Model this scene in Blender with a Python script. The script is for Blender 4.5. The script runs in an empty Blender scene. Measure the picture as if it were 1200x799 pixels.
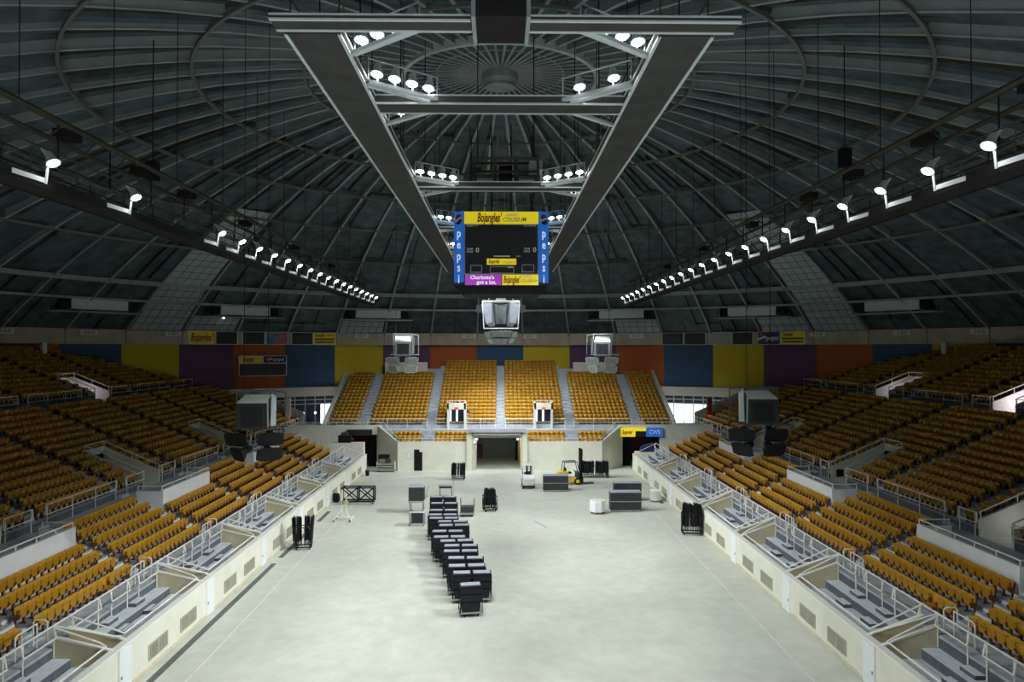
import bpy, math, random
import numpy as np
from mathutils import Vector, Matrix, Euler
random.seed(4)
PI = math.pi
sc = bpy.context.scene
COL = sc.collection

# ------------------------------------------------------------------ camera
F, CX, CY, CAMZ, CAMY = 870.0, 586.0, 409.0, 12.6, -47.0
cam_data = bpy.data.cameras.new('camera')
cam = bpy.data.objects.new('camera', cam_data)
COL.objects.link(cam)
cam.location = (0, CAMY, CAMZ)
YAW, PITCH = math.atan((600 - CX) / F), math.atan((CY - 399.5) / F)
cam.rotation_euler = (PI / 2 + PITCH, 0, -YAW)
cam_data.sensor_width = 36.0
cam_data.lens = F / 1200 * 36
cam_data.clip_end = 500
cam_data.clip_start = 0.1
sc.camera = cam

CAM_R = Euler((PI / 2 + PITCH, 0, -YAW), 'XYZ').to_matrix()
def ray(px, py):
    return CAM_R @ Vector(((px - 600) / F, (399.5 - py) / F, -1.0))
def P(px, py, d):
    r = ray(px, py)
    return Vector((0, CAMY, CAMZ)) + r * (d / r.y)
def PX(px, d):
    return P(px, CY, d).x
def PZ(py, d):
    return P(CX, py, d).z

# ------------------------------------------------------------------ world, exposure
world = bpy.data.worlds.new('world')
sc.world = world
world.use_nodes = True
_bg = world.node_tree.nodes['Background']
_bg.inputs[0].default_value = (0.86, 0.95, 1.0, 1)
_bg.inputs[1].default_value = 3.6
sc.view_settings.view_transform = 'Standard'
sc.view_settings.look = 'None'
sc.view_settings.gamma = 1.0
sc.view_settings.exposure = 0.3
sc.view_settings.use_curve_mapping = False
sc.cycles.use_denoising = True
sc.cycles.max_bounces = 6
sc.cycles.diffuse_bounces = 4
sc.cycles.sample_clamp_indirect = 4.0
sc.cycles.use_light_tree = True

# light powers (used by the lamp builders below)
GRID_WATTS = 3500.0        # each floodlight bank on the centre grid
CATWALK_WATTS = 10500.0      # each floodlight on the side catwalks
LENS_STRENGTH = 40.0
LAMP_COLOR = (0.93, 0.97, 1.0)

# ------------------------------------------------------------------ materials
def mat(name, col, rough=0.6, metal=0.0, var=0.0, scale=4.0, bump=0.0, spec=0.4, detail=4.0, stretch=None):
    m = bpy.data.materials.new(name)
    m.use_nodes = True
    nt = m.node_tree
    b = nt.nodes['Principled BSDF']
    b.inputs['Base Color'].default_value = (*col, 1)
    b.inputs['Roughness'].default_value = rough
    b.inputs['Metallic'].default_value = metal
    b.inputs['Specular IOR Level'].default_value = spec
    if var > 0 or bump > 0:
        tc = nt.nodes.new('ShaderNodeTexCoord')
        nz = nt.nodes.new('ShaderNodeTexNoise')
        nz.inputs['Scale'].default_value = scale
        nz.inputs['Detail'].default_value = detail
        src = tc.outputs['Object']
        if stretch:
            mp = nt.nodes.new('ShaderNodeMapping')
            mp.inputs['Scale'].default_value = stretch
            nt.links.new(src, mp.inputs['Vector'])
            src = mp.outputs['Vector']
        nt.links.new(src, nz.inputs['Vector'])
        if var > 0:
            rp = nt.nodes.new('ShaderNodeValToRGB')
            rp.color_ramp.elements[0].position = 0.3
            rp.color_ramp.elements[1].position = 0.72
            rp.color_ramp.elements[0].color = (*[max(0, c * (1 - var)) for c in col], 1)
            rp.color_ramp.elements[1].color = (*[min(1, c * (1 + var)) for c in col], 1)
            nt.links.new(nz.outputs['Fac'], rp.inputs['Fac'])
            nt.links.new(rp.outputs['Color'], b.inputs['Base Color'])
        if bump > 0:
            bp = nt.nodes.new('ShaderNodeBump')
            bp.inputs['Strength'].default_value = bump
            bp.inputs['Distance'].default_value = 0.02
            nt.links.new(nz.outputs['Fac'], bp.inputs['Height'])
            nt.links.new(bp.outputs['Normal'], b.inputs['Normal'])
    return m

def emis(name, col, strength):
    m = bpy.data.materials.new(name)
    m.use_nodes = True
    nt = m.node_tree
    b = nt.nodes['Principled BSDF']
    b.inputs['Base Color'].default_value = (*col, 1)
    b.inputs['Emission Color'].default_value = (*col, 1)
    b.inputs['Emission Strength'].default_value = strength
    return m

def lit(name, col, strength):
    m = emis(name, col, strength)
    m.node_tree.nodes['Principled BSDF'].inputs['Roughness'].default_value = 0.4
    return m

def brick_mat(name, c1, c2, mortar, bw, bh, ms=0.01, rough=0.7):
    m = bpy.data.materials.new(name)
    m.use_nodes = True
    nt = m.node_tree
    b = nt.nodes['Principled BSDF']
    b.inputs['Roughness'].default_value = rough
    tc = nt.nodes.new('ShaderNodeTexCoord')
    br = nt.nodes.new('ShaderNodeTexBrick')
    br.offset = 0.0
    br.inputs['Color1'].default_value = (*c1, 1)
    br.inputs['Color2'].default_value = (*c2, 1)
    br.inputs['Mortar'].default_value = (*mortar, 1)
    br.inputs['Scale'].default_value = 1.0
    br.inputs['Brick Width'].default_value = bw
    br.inputs['Row Height'].default_value = bh
    br.inputs['Mortar Size'].default_value = ms
    nt.links.new(tc.outputs['UV'], br.inputs['Vector'])
    nt.links.new(br.outputs['Color'], b.inputs['Base Color'])
    return m

def floor_mat():
    m = bpy.data.materials.new('floor_concrete')
    m.use_nodes = True
    nt = m.node_tree
    N, L = nt.nodes, nt.links
    b = N['Principled BSDF']
    tc = N.new('ShaderNodeTexCoord')
    def noise(scale, detail, rough=0.6):
        n = N.new('ShaderNodeTexNoise')
        n.inputs['Scale'].default_value = scale
        n.inputs['Detail'].default_value = detail
        n.inputs['Roughness'].default_value = rough
        L.new(tc.outputs['Object'], n.inputs['Vector'])
        return n
    n1, n2 = noise(0.16, 6), noise(1.3, 8, 0.7)
    mx = N.new('ShaderNodeMix')
    mx.data_type = 'FLOAT'
    mx.inputs[0].default_value = 0.45
    L.new(n1.outputs['Fac'], mx.inputs[2])
    L.new(n2.outputs['Fac'], mx.inputs[3])
    rp = N.new('ShaderNodeValToRGB')
    e = rp.color_ramp.elements
    e[0].position, e[1].position = 0.32, 0.66
    e[0].color = (0.40, 0.42, 0.35, 1)
    e[1].color = (0.60, 0.62, 0.53, 1)
    L.new(mx.outputs[0], rp.inputs['Fac'])
    L.new(rp.outputs['Color'], b.inputs['Base Color'])
    r2 = N.new('ShaderNodeMapRange')
    r2.inputs['From Min'].default_value = 0.3
    r2.inputs['From Max'].default_value = 0.7
    r2.inputs['To Min'].default_value = 0.42
    r2.inputs['To Max'].default_value = 0.62
    L.new(n2.outputs['Fac'], r2.inputs['Value'])
    L.new(r2.outputs['Result'], b.inputs['Roughness'])
    b.inputs['Specular IOR Level'].default_value = 0.35
    return m

M = {
    'floor': floor_mat(),
    'channel': mat('channel_plate', (0.06, 0.06, 0.056), 0.9, var=0.15, scale=1.0, spec=0.06),
    'joint': mat('floor_joint', (0.62, 0.63, 0.56), 0.6, var=0.15),
    'trench': mat('trench_dark', (0.10, 0.11, 0.10), 0.7, var=0.3),
    'cream': mat('cream_paint', (0.70, 0.70, 0.585), 0.55, var=0.06, scale=1.2),
    'tan': mat('tan_masonry', (0.56, 0.51, 0.34), 0.7, var=0.08, scale=2.0),
    'white': mat('white_paint', (0.86, 0.88, 0.88), 0.5, var=0.04, scale=1.5),
    'gate': mat('gate_panel_white', (0.74, 0.77, 0.76), 0.45, var=0.03),
    'rail': mat('rail_paint', (0.80, 0.79, 0.72), 0.4),
    'slate': mat('slate_concrete', (0.41, 0.445, 0.475), 0.75, var=0.14, scale=3.0),
    'boxstep': mat('box_step_grey', (0.58, 0.62, 0.645), 0.75, var=0.10, scale=3.0),
    'cloth': mat('speaker_cloth', (0.020, 0.024, 0.022), 0.9, spec=0.1),
    'sage': mat('sage_cabinet', (0.27, 0.30, 0.26), 0.7, var=0.1),
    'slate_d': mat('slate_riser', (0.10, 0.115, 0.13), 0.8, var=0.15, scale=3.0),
    'nosing': mat('white_nosing', (0.72, 0.74, 0.74), 0.6),
    'seat': mat('ochre_plastic', (0.57, 0.300, 0.020), 0.42, var=0.13, scale=3.0),
    'pan': mat('ochre_seat_pan', (0.47, 0.235, 0.014), 0.45, var=0.13, scale=3.0),
    'standard': mat('brown_standard', (0.15, 0.055, 0.014), 0.6),
    'vent': mat('vent_grille', (0.42, 0.41, 0.32), 0.6),
    'vent_d': mat('vent_gap', (0.17, 0.165, 0.13), 0.8),
    'deck': mat('roof_deck', (0.078, 0.108, 0.122), 0.9, var=0.35, scale=0.9, spec=0.1),
    'rib': mat('roof_rib_steel', (0.26, 0.31, 0.30), 0.6, var=0.12, scale=1.0),
    'ringsteel': mat('ring_steel', (0.15, 0.155, 0.135), 0.8, spec=0.1),
    'duct': mat('duct_paint', (0.48, 0.56, 0.56), 0.7, var=0.1),
    'steel': mat('grid_steel', (0.27, 0.31, 0.31), 0.5, metal=0.2, var=0.15, scale=1.0),
    'steel_l': mat('pale_steel', (0.50, 0.55, 0.55), 0.45, var=0.08),
    'steel_d': mat('dark_steel', (0.022, 0.021, 0.020), 0.9, spec=0.06),
    'rust': mat('brown_steel', (0.075, 0.066, 0.050), 0.9, var=0.2, spec=0.06),
    'black': mat('black_paint', (0.010, 0.010, 0.011), 0.8, spec=0.15),
    'charcoal': mat('charcoal_case', (0.036, 0.041, 0.046), 0.7, var=0.2),
    'chair_black': mat('chair_black', (0.014, 0.014, 0.017), 0.75, spec=0.2),
    'cover': mat('pale_grey_cover', (0.33, 0.355, 0.41), 0.5, var=0.12, scale=3.0),
    'grey': mat('mid_grey', (0.30, 0.32, 0.33), 0.6, var=0.1),
    'fascia': mat('fascia_concrete', (0.40, 0.37, 0.29), 0.8, var=0.16, scale=0.8, detail=8),
    'plate': mat('number_plate', (0.62, 0.62, 0.58), 0.6),
    'ink': mat('plate_ink', (0.16, 0.16, 0.15), 0.7),
    'purple': mat('wall_purple', (0.115, 0.055, 0.125), 0.75, var=0.1),
    'orange': mat('wall_orange', (0.36, 0.085, 0.018), 0.75, var=0.08),
    'blue': mat('wall_blue', (0.032, 0.082, 0.165), 0.75, var=0.08),
    'yellow': mat('wall_yellow', (0.52, 0.40, 0.015), 0.75, var=0.08),
    'band': mat('slab_edge', (0.72, 0.66, 0.60), 0.7, var=0.05),
    'concrete': mat('bare_concrete', (0.42, 0.40, 0.34), 0.8, var=0.12),
    'navy': mat('navy_door', (0.030, 0.030, 0.075), 0.5),
    'maroon': mat('maroon_wall', (0.16, 0.045, 0.030), 0.7, var=0.1),
    'shutter': mat('shutter_grey', (0.21, 0.22, 0.205), 0.6, var=0.1),
    'sign_y': mat('sign_yellow', (0.83, 0.66, 0.015), 0.4),
    'sign_red': mat('logo_maroon', (0.22, 0.015, 0.03), 0.5),
    'sign_p': mat('sign_magenta_purple', (0.34, 0.035, 0.44), 0.4),
    'sign_b': mat('sign_blue', (0.012, 0.11, 0.46), 0.4),
    'sign_nb': mat('sign_navy', (0.018, 0.028, 0.10), 0.4),
    'sign_k': mat('sign_black', (0.018, 0.018, 0.022), 0.35),
    'sign_k2': mat('screen_black', (0.026, 0.026, 0.026), 0.3),
    'sign_w': mat('sign_white', (0.80, 0.82, 0.84), 0.5),
    'sign_r': mat('sign_red', (0.55, 0.02, 0.03), 0.5),
    'sign_g': mat('sign_grey', (0.35, 0.38, 0.38), 0.5, var=0.2),
    'fk_y': mat('forklift_yellow', (0.72, 0.50, 0.03), 0.4),
    'fk_w': mat('forklift_white', (0.78, 0.79, 0.80), 0.4),
    'rubber': mat('rubber', (0.015, 0.015, 0.015), 0.8),
    'glow_y': lit('glow_yellow', (0.83, 0.66, 0.015), 0.42),  # sign colours with emission added so banners and lettering look brighter
    'glow_p': lit('glow_purple', (0.34, 0.035, 0.44), 0.5),
    'bl_b': lit('glow_blue', (0.012, 0.11, 0.46), 0.55),
    'glow_w': lit('glow_white', (0.80, 0.82, 0.84), 0.45),
    'glow': emis('lamp_lens', LAMP_COLOR, LENS_STRENGTH),
    'warm': emis('warm_bulb', (1.0, 0.72, 0.45), 12.0),
    'lit': emis('pale_glow', (0.86, 0.88, 1.0), 1.6),
    'exit': emis('exit_red', (0.8, 0.06, 0.06), 0.5),
    'tile': brick_mat('pale_roof_tile', (0.36, 0.43, 0.46), (0.30, 0.37, 0.40), (0.10, 0.12, 0.13), 1.0, 1.0, 0.05),
    'pave': mat('pavement', (0.55, 0.56, 0.54), 0.8, var=0.1),
    'box_tan': mat('pale_tank', (0.72, 0.70, 0.63), 0.6, var=0.05),
    'rust_b': mat('rust_base', (0.16, 0.10, 0.07), 0.8),
    'tape': mat('blue_tape', (0.12, 0.16, 0.30), 0.6),
}
def glass_mat():
    m = bpy.data.materials.new('clear_glass')
    m.use_nodes = True
    nt = m.node_tree
    nt.nodes.clear()
    o = nt.nodes.new('ShaderNodeOutputMaterial')
    mx = nt.nodes.new('ShaderNodeMixShader')
    t = nt.nodes.new('ShaderNodeBsdfTransparent')
    t.inputs[0].default_value = (0.93, 0.97, 0.97, 1)
    g = nt.nodes.new('ShaderNodeBsdfGlossy')
    g.inputs['Roughness'].default_value = 0.05
    mx.inputs[0].default_value = 0.08
    nt.links.new(t.outputs[0], mx.inputs[1])
    nt.links.new(g.outputs[0], mx.inputs[2])
    nt.links.new(mx.outputs[0], o.inputs[0])
    return m
M['glass'] = glass_mat()

# ------------------------------------------------------------------ helpers
class MB:
    def __init__(s):
        s.v, s.f, s.uv = [], [], {}
    def add(s, verts, faces):
        n = len(s.v)
        s.v.extend([tuple(p) for p in verts])
        s.f.extend([tuple(i + n for i in q) for q in faces])
        return s
    def box(s, x0, x1, y0, y1, z0, z1, R=None, o=(0, 0, 0)):
        vs = [Vector((x, y, z)) for z in (z0, z1) for (x, y) in ((x0, y0), (x1, y0), (x1, y1), (x0, y1))]
        if R is not None:
            vs = [R @ p + Vector(o) for p in vs]
        return s.add(vs, [(3, 2, 1, 0), (4, 5, 6, 7), (0, 1, 5, 4), (1, 2, 6, 5), (2, 3, 7, 6), (3, 0, 4, 7)])
    def cbox(s, c, size, R=None):
        a = [t / 2 for t in size]
        if R is None:
            return s.box(c[0] - a[0], c[0] + a[0], c[1] - a[1], c[1] + a[1], c[2] - a[2], c[2] + a[2])
        return s.box(-a[0], a[0], -a[1], a[1], -a[2], a[2], R, c)
    def bar(s, p, q, w, h, up=(0, 0, 1)):
        p, q, up = Vector(p), Vector(q), Vector(up)
        d = (q - p)
        if d.length < 1e-6:
            return s
        d.normalize()
        if abs(d.dot(up)) > 0.99:
            up = Vector((0, 1, 0))
        x = d.cross(up).normalized()
        u = x.cross(d).normalized()
        vs = []
        for e in (p, q):
            for (a, b) in ((-1, -1), (1, -1), (1, 1), (-1, 1)):
                vs.append(e + x * (a * w / 2) + u * (b * h / 2))
        return s.add(vs, [(0, 1, 2, 3), (7, 6, 5, 4), (0, 4, 5, 1), (1, 5, 6, 2), (2, 6, 7, 3), (3, 7, 4, 0)])
    def tube(s, p, q, r, n=6, r2=None):
        p, q = Vector(p), Vector(q)
        r2 = r if r2 is None else r2
        d = q - p
        if d.length < 1e-6:
            return s
        d.normalize()
        a = d.cross(Vector((0, 0, 1)))
        if a.length < 1e-3:
            a = Vector((1, 0, 0))
        a.normalize()
        b = d.cross(a)
        vs = []
        for e, rr in ((p, r), (q, r2)):
            for i in range(n):
                t = 2 * PI * i / n
                vs.append(e + (a * math.cos(t) + b * math.sin(t)) * rr)
        fs = [(i, (i + 1) % n, n + (i + 1) % n, n + i) for i in range(n)]
        fs += [tuple(reversed(range(n))), tuple(range(n, 2 * n))]
        return s.add(vs, fs)
    def path(s, pts, r, n=6):
        for a, b in zip(pts[:-1], pts[1:]):
            s.tube(a, b, r, n)
        return s
    def prism(s, pts, axis, a, b):
        """polygon pts (2D) extruded along axis ('x','y','z') from a to b"""
        def mk(p, t):
            return {'x': (t, p[0], p[1]), 'y': (p[0], t, p[1]), 'z': (p[0], p[1], t)}[axis]
        n = len(pts)
        vs = [mk(p, a) for p in pts] + [mk(p, b) for p in pts]
        fs = [(i, (i + 1) % n, n + (i + 1) % n, n + i) for i in range(n)] + [tuple(reversed(range(n))), tuple(range(n, 2 * n))]
        return s.add(vs, fs)
    def loft(s, rings, cap=True):
        n = len(rings[0])
        vs = [p for r in rings for p in r]
        fs = []
        for k in range(len(rings) - 1):
            for i in range(n):
                fs.append((k * n + i, k * n + (i + 1) % n, (k + 1) * n + (i + 1) % n, (k + 1) * n + i))
        if cap:
            fs.append(tuple(reversed(range(n))))
            fs.append(tuple(range((len(rings) - 1) * n, len(rings) * n)))
        return s.add(vs, fs)
    def sphere(s, c, r, n=8, m=6, sz=1.0):
        rings = []
        for k in range(m + 1):
            t = PI * k / m
            rr = max(1e-4, math.sin(t)) * r
            rings.append([(c[0] + rr * math.cos(2 * PI * i / n), c[1] + rr * math.sin(2 * PI * i / n), c[2] - math.cos(t) * r * sz) for i in range(n)])
        return s.loft(rings)
    def mesh(s, name, m):
        me = bpy.data.meshes.new(name)
        me.from_pydata(s.v, [], s.f)
        if m is not None:
            me.materials.append(m)
        bm_fix(me)
        return me
    def build(s, name, m, parent=None, bevel=0, smooth=False):
        me = s.mesh(name, m)
        o = bpy.data.objects.new(name, me)
        COL.objects.link(o)
        if parent is not None:
            o.parent = parent
        if bevel:
            md = o.modifiers.new('bevel', 'BEVEL')
            md.width = bevel
            md.segments = 2
            md.limit_method = 'ANGLE'
        if smooth:
            me.shade_smooth()
        return o

import bmesh
def bm_fix(me):
    bm = bmesh.new()
    bm.from_mesh(me)
    bmesh.ops.recalc_face_normals(bm, faces=bm.faces)
    bm.to_mesh(me)
    bm.free()

def link_mesh(name, me, parent=None):
    o = bpy.data.objects.new(name, me)
    COL.objects.link(o)
    if parent is not None:
        o.parent = parent
    return o
def tag(o, label=None, cat=None, group=None, kind=None):
    if label: o['label'] = label
    if cat: o['category'] = cat
    if group: o['group'] = group
    if kind: o['kind'] = kind
    return o
def thing(name, label, cat, loc=(0, 0, 0), rz=0.0, group=None):
    o = bpy.data.objects.new(name, None)
    o.empty_display_size = 0.3
    COL.objects.link(o)
    o.location = loc
    o.rotation_euler = (0, 0, rz)
    return tag(o, label, cat, group)
def struct(name, mb, m, parent=None, label=None, cat='structure', **k):
    o = mb.build(name, m, parent, **k)
    if parent is None:
        tag(o, label, cat, None, 'structure')
    return o
def copy_tree(o, parent=None):
    c = o.copy()
    COL.objects.link(c)
    if parent is not None:
        c.parent = parent
    for ch in list(o.children):
        copy_tree(ch, c)
    return c

def text(name, s, size, m, parent, loc, rot=(PI / 2, 0, 0), shear=0.0, bold=0.0, width=None, align='CENTER', extrude=0.004):
    cu = bpy.data.curves.new(name, 'FONT')
    cu.body = s
    cu.size = size
    cu.align_x = align
    cu.align_y = 'CENTER'
    cu.shear = shear
    cu.offset = bold
    cu.extrude = extrude
    cu.resolution_u = 3
    ob = bpy.data.objects.new(name, cu)
    COL.objects.link(ob)
    bpy.context.view_layer.update()
    dg = bpy.context.evaluated_depsgraph_get()
    me = bpy.data.meshes.new_from_object(ob.evaluated_get(dg))
    w = max((v.co.x for v in me.vertices), default=0) - min((v.co.x for v in me.vertices), default=0)
    bpy.data.objects.remove(ob)
    bpy.data.curves.remove(cu)
    me.materials.clear()
    me.materials.append(m)
    if width and w > 0:
        k = width / w
        for v in me.vertices:
            v.co.x *= k
    o = link_mesh(name, me, parent)
    o.location = loc
    o.rotation_euler = rot
    return o

def ordn(n):
    return ['first', 'second', 'third', 'fourth', 'fifth', 'sixth', 'seventh', 'eighth', 'ninth', 'tenth', 'eleventh', 'twelfth',
            'thirteenth', 'fourteenth', 'fifteenth', 'sixteenth', 'seventeenth', 'eighteenth', 'nineteenth', 'twentieth'][n - 1]
SIDE = {1: 'right', -1: 'left'}

# ================================================================== THE SHELL
# ------------------------------------------------------------------ floor
FX, FY0, FY1 = 13.8, -40.0, 30.2          # rink floor half width, ends
fl = struct('floor', MB().box(-FX, FX, FY0, 44.0, -0.3, 0.0), M['floor'], label='pale polished concrete event floor between the two stands')
for s in (-1, 1):
    struct('floor', MB().box(s * FX, s * 52, FY0, 52.0, -0.35, -0.01), M['concrete'], label='bare concrete concourse floor under the %s stand' % SIDE[s])
# painted / filled line of the old rink edge with rounded far corners, and the trench beside the left wall
jl = MB()
RL, XL, YL = 6.5, 11.9, 27.5
pts = [(-XL, FY0), (-XL, YL - RL)]
for k in range(1, 13):
    a = PI - k * PI / 24
    pts.append((-XL + RL + RL * math.cos(a), YL - RL + RL * math.sin(a)))
pts += [(XL - RL - 0.0, YL)]
for k in range(1, 13):
    a = PI / 2 - k * PI / 24
    pts.append((XL - RL + RL * math.cos(a), YL - RL + RL * math.sin(a)))
pts.append((XL, FY0))
for a, b in zip(pts[:-1], pts[1:]):
    jl.bar((a[0], a[1], 0.002), (b[0], b[1], 0.002), 0.07, 0.006)
struct('floor_marking_line', jl, M['joint'], fl)
tr = MB()
for (y0, y1) in ((-30, -3.0), (-1.8, 4.4), (7.6, 11.0)):
    tr.box(-13.42, -13.12, y0, y1, -0.02, 0.004)
for (y0, y1) in ((13.5, 15.0),):
    tr.box(13.1, 13.4, y0, y1, -0.02, 0.004)
struct('floor_trench_strip', tr, M['trench'], fl)

# ------------------------------------------------------------------ roof dome
RS, ZC = 86.1, -55.7                       # roof sphere
def dome_z(r):
    return ZC + math.sqrt(RS * RS - r * r)
NB = 52
DA = 2 * PI / NB
def pol(r, az, z):
    return Vector((r * math.sin(az), r * math.cos(az), z))
mb = MB()
rads = [0.6] + [6 * k for k in range(1, 9)] + [50.6]
for i in range(NB * 2):
    a0, a1 = (i - 0.5) * DA / 2, (i + 0.5) * DA / 2
    for r0, r1 in zip(rads[:-1], rads[1:]):
        mb.add([pol(r0, a0, dome_z(r0)), pol(r0, a1, dome_z(r0)), pol(r1, a1, dome_z(r1)), pol(r1, a0, dome_z(r1))], [(0, 1, 2, 3)])
ceiling = struct('ceiling', mb, M['deck'], label='dark ribbed steel dome roof over the whole arena')
md = ceiling.modifiers.new('thick', 'SOLIDIFY'); md.thickness = 0.25; md.offset = 1.0

def rib_mesh(r0, r1, n, web_w, depth, fl_w, name, m):
    mb = MB()
    for k in range(n):
        ra, rb = r0 + (r1 - r0) * k / n, r0 + (r1 - r0) * (k + 1) / n
        za, zb = dome_z(ra), dome_z(rb)
        # local: +y radial
        def ring(r, z):
            nx = Vector((0, -r / RS, -(z - ZC) / RS))
            p = Vector((0, r, z))
            return p, nx
        pa, na = ring(ra, za); pb, nb = ring(rb, zb)
        for (w, d0, d1) in ((web_w, -0.1, depth), (fl_w, depth, depth + 0.06)):
            vs = []
            for p, nn in ((pa, na), (pb, nb)):
                for (sx, dd) in ((-1, d0), (1, d0), (1, d1), (-1, d1)):
                    vs.append(p + nn * dd + Vector((sx * w / 2, 0, 0)))
            mb.add(vs, [(0, 1, 2, 3), (7, 6, 5, 4), (0, 4, 5, 1), (1, 5, 6, 2), (2, 6, 7, 3), (3, 7, 4, 0)])
    return mb.mesh(name, m)
rib_me = rib_mesh(6.2, 50.0, 12, 0.08, 0.50, 0.20, 'roof_rib', M['rib'])
pur_me = rib_mesh(18.0, 50.0, 9, 0.06, 0.22, 0.09, 'roof_purlin', M['rust'])
spoke_me = rib_mesh(1.0, 6.0, 2, 0.08, 0.30, 0.16, 'hub_spoke', M['steel'])
for i in range(NB):
    for me, nm, az in ((rib_me, 'roof_rib', (i + 0.5) * DA), (pur_me, 'roof_purlin', i * DA), (spoke_me, 'hub_spoke', (i + 0.5) * DA)):
        o = link_mesh(nm, me, ceiling)
        o.rotation_euler = (0, 0, -az)
def ring_mb(r, z, w, h, n=104):
    mb = MB()
    for i in range(n):
        a0, a1 = 2 * PI * i / n, 2 * PI * (i + 1) / n
        vs = []
        for a in (a0, a1):
            for (dr, dz) in ((-w / 2, -h / 2), (w / 2, -h / 2), (w / 2, h / 2), (-w / 2, h / 2)):
                vs.append(pol(r + dr, a, z + dz))
        mb.add(vs, [(0, 1, 5, 4), (1, 2, 6, 5), (2, 3, 7, 6), (3, 0, 4, 7)])
    return mb
for r in (12, 18, 24, 30, 36):
    ring_mb(r, dome_z(r) - 0.62, 0.16, 0.20).build('roof_ring', M['ringsteel'], ceiling)
ring_mb(6.1, dome_z(6.1) - 0.45, 0.26, 0.5).build('compression_ring', M['steel_l'], ceiling)
ring_mb(4.0, dome_z(4.0) - 0.30, 0.08, 0.10).build('roof_ring', M['rib'], ceiling)
ring_mb(42, dome_z(42) - 0.55, 0.30, 0.42).build('ring_truss', M['steel'], ceiling)
ring_mb(44.6, 17.35, 0.22, 0.22).build('lamp_ring', M['steel'], ceiling)
ring_mb(49.6, dome_z(49.6) - 0.35, 0.5, 0.6).build('eaves_ring', M['black'], ceiling)
hb = MB()
hb.loft([[pol(rr, 2 * PI * i / 24, z) for i in range(24)] for rr, z in ((1.1, 30.4), (1.15, 29.6), (0.95, 29.35), (0.95, 29.2))])
hb.build('roof_hub', M['steel'], ceiling)

def bay_panel(i, r0, r1, name):
    mb = MB()
    n = 6
    a0, a1 = (i - 0.5) * DA + 0.006, (i + 0.5) * DA - 0.006
    uvs = []
    for k in range(n):
        ra, rb = r0 + (r1 - r0) * k / n, r0 + (r1 - r0) * (k + 1) / n
        za, zb = dome_z(ra) - 0.42, dome_z(rb) - 0.42
        mb.add([pol(ra, a0, za), pol(ra, a1, za), pol(rb, a1, zb), pol(rb, a0, zb)], [(0, 1, 2, 3)])
        uvs += [(0, ra), (ra * DA, ra), (rb * DA, rb), (0, rb)]
    me = mb.mesh(name, M['tile'])
    uvl = me.uv_layers.new(name='UVMap')
    for p in me.polygons:
        for li in p.loop_indices:
            vi = me.loops[li].vertex_index
            uvl.data[li].uv = uvs[vi]
    o = link_mesh(name, me, ceiling)
    md = o.modifiers.new('thick', 'SOLIDIFY'); md.thickness = 0.08
for i in (7, -7, 18, -18):
    bay_panel(i, 29.0, 49.6, 'pale_bay_panel')
for i in (3, -3, 6, -6):
    bay_panel(i, 46.8, 49.6, 'pale_bay_panel')

# ------------------------------------------------------------------ perimeter wall: fascia ring, coloured panels, slab edge, glazing
ZF0, ZF1, RW = 13.12, 14.62, 50.0
fa = ring_mb(49.6, (ZF0 + ZF1) / 2, 1.0, ZF1 - ZF0)
fascia = struct('wall_fascia', fa, M['fascia'], label='curved concrete fascia ring running above the painted wall panels')
fj = MB()
for i in range(NB):
    a = (i + 0.5) * DA
    p = pol(49.09, a, 0)
    fj.bar((p.x, p.y, ZF0), (p.x, p.y, ZF1), 0.05, 0.03)
fj.build('fascia_groove', M['trench'], fascia)
wallp = MB()
for i in range(NB):
    a0, a1 = (i - 0.5) * DA, (i + 0.5) * DA
    ii = i if i <= NB // 2 else i - NB
    if 3 <= abs(ii) <= 6:
        continue
    wallp.add([pol(RW, a0, -0.3), pol(RW, a1, -0.3), pol(RW, a1, 8.25), pol(RW, a0, 8.25)] +
              [pol(RW + 0.3, a0, -0.3), pol(RW + 0.3, a1, -0.3), pol(RW + 0.3, a1, 8.25), pol(RW + 0.3, a0, 8.25)],
              [(0, 1, 2, 3), (7, 6, 5, 4), (0, 4, 5, 1), (1, 5, 6, 2), (2, 6, 7, 3), (3, 7, 4, 0)])
wall_perim = struct('wall_perimeter', wallp, M['concrete'], label='bare concrete round wall behind and below the seating')
for i in range(NB):
    ii = i if i <= NB // 2 else i - NB
    key = ('blue', 'yellow', 'purple', 'orange')[ii % 4]
    a0, a1 = (i - 0.5) * DA, (i + 0.5) * DA
    pm = MB()
    zb = 7.95 if 3 <= abs(ii) <= 6 else 8.25
    pm.add([pol(RW, a0, zb), pol(RW, a1, zb), pol(RW, a1, ZF0 + 0.2), pol(RW, a0, ZF0 + 0.2)] +
           [pol(RW + 0.3, a0, zb), pol(RW + 0.3, a1, zb), pol(RW + 0.3, a1, ZF0 + 0.2), pol(RW + 0.3, a0, ZF0 + 0.2)],
           [(0, 1, 2, 3), (7, 6, 5, 4), (0, 4, 5, 1), (1, 5, 6, 2), (2, 6, 7, 3), (3, 7, 4, 0)])
    o = pm.build('wall_panel', M[key], wall_perim)
    o['label'] = key + ' painted wall panel'
# fascia-supporting posts behind the top rows
for s, px in ((-1, 51), (1, 1107)):
    t = PX(px, 1.0)
    rr = 47.6
    A, B, Cc = 1 + t * t, 2 * CAMY, CAMY ** 2 - rr * rr
    d = (-B + math.sqrt(B * B - 4 * A * Cc)) / (2 * A)
    struct('column', MB().cbox((t * d, d + CAMY, 11.0), (0.4, 0.4, 4.4), Matrix.Rotation(-math.atan2(t * d, d + CAMY), 3, 'Z')), M['band'],
           label='slim pale column under the fascia behind the %s upper rows' % SIDE[s])

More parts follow.
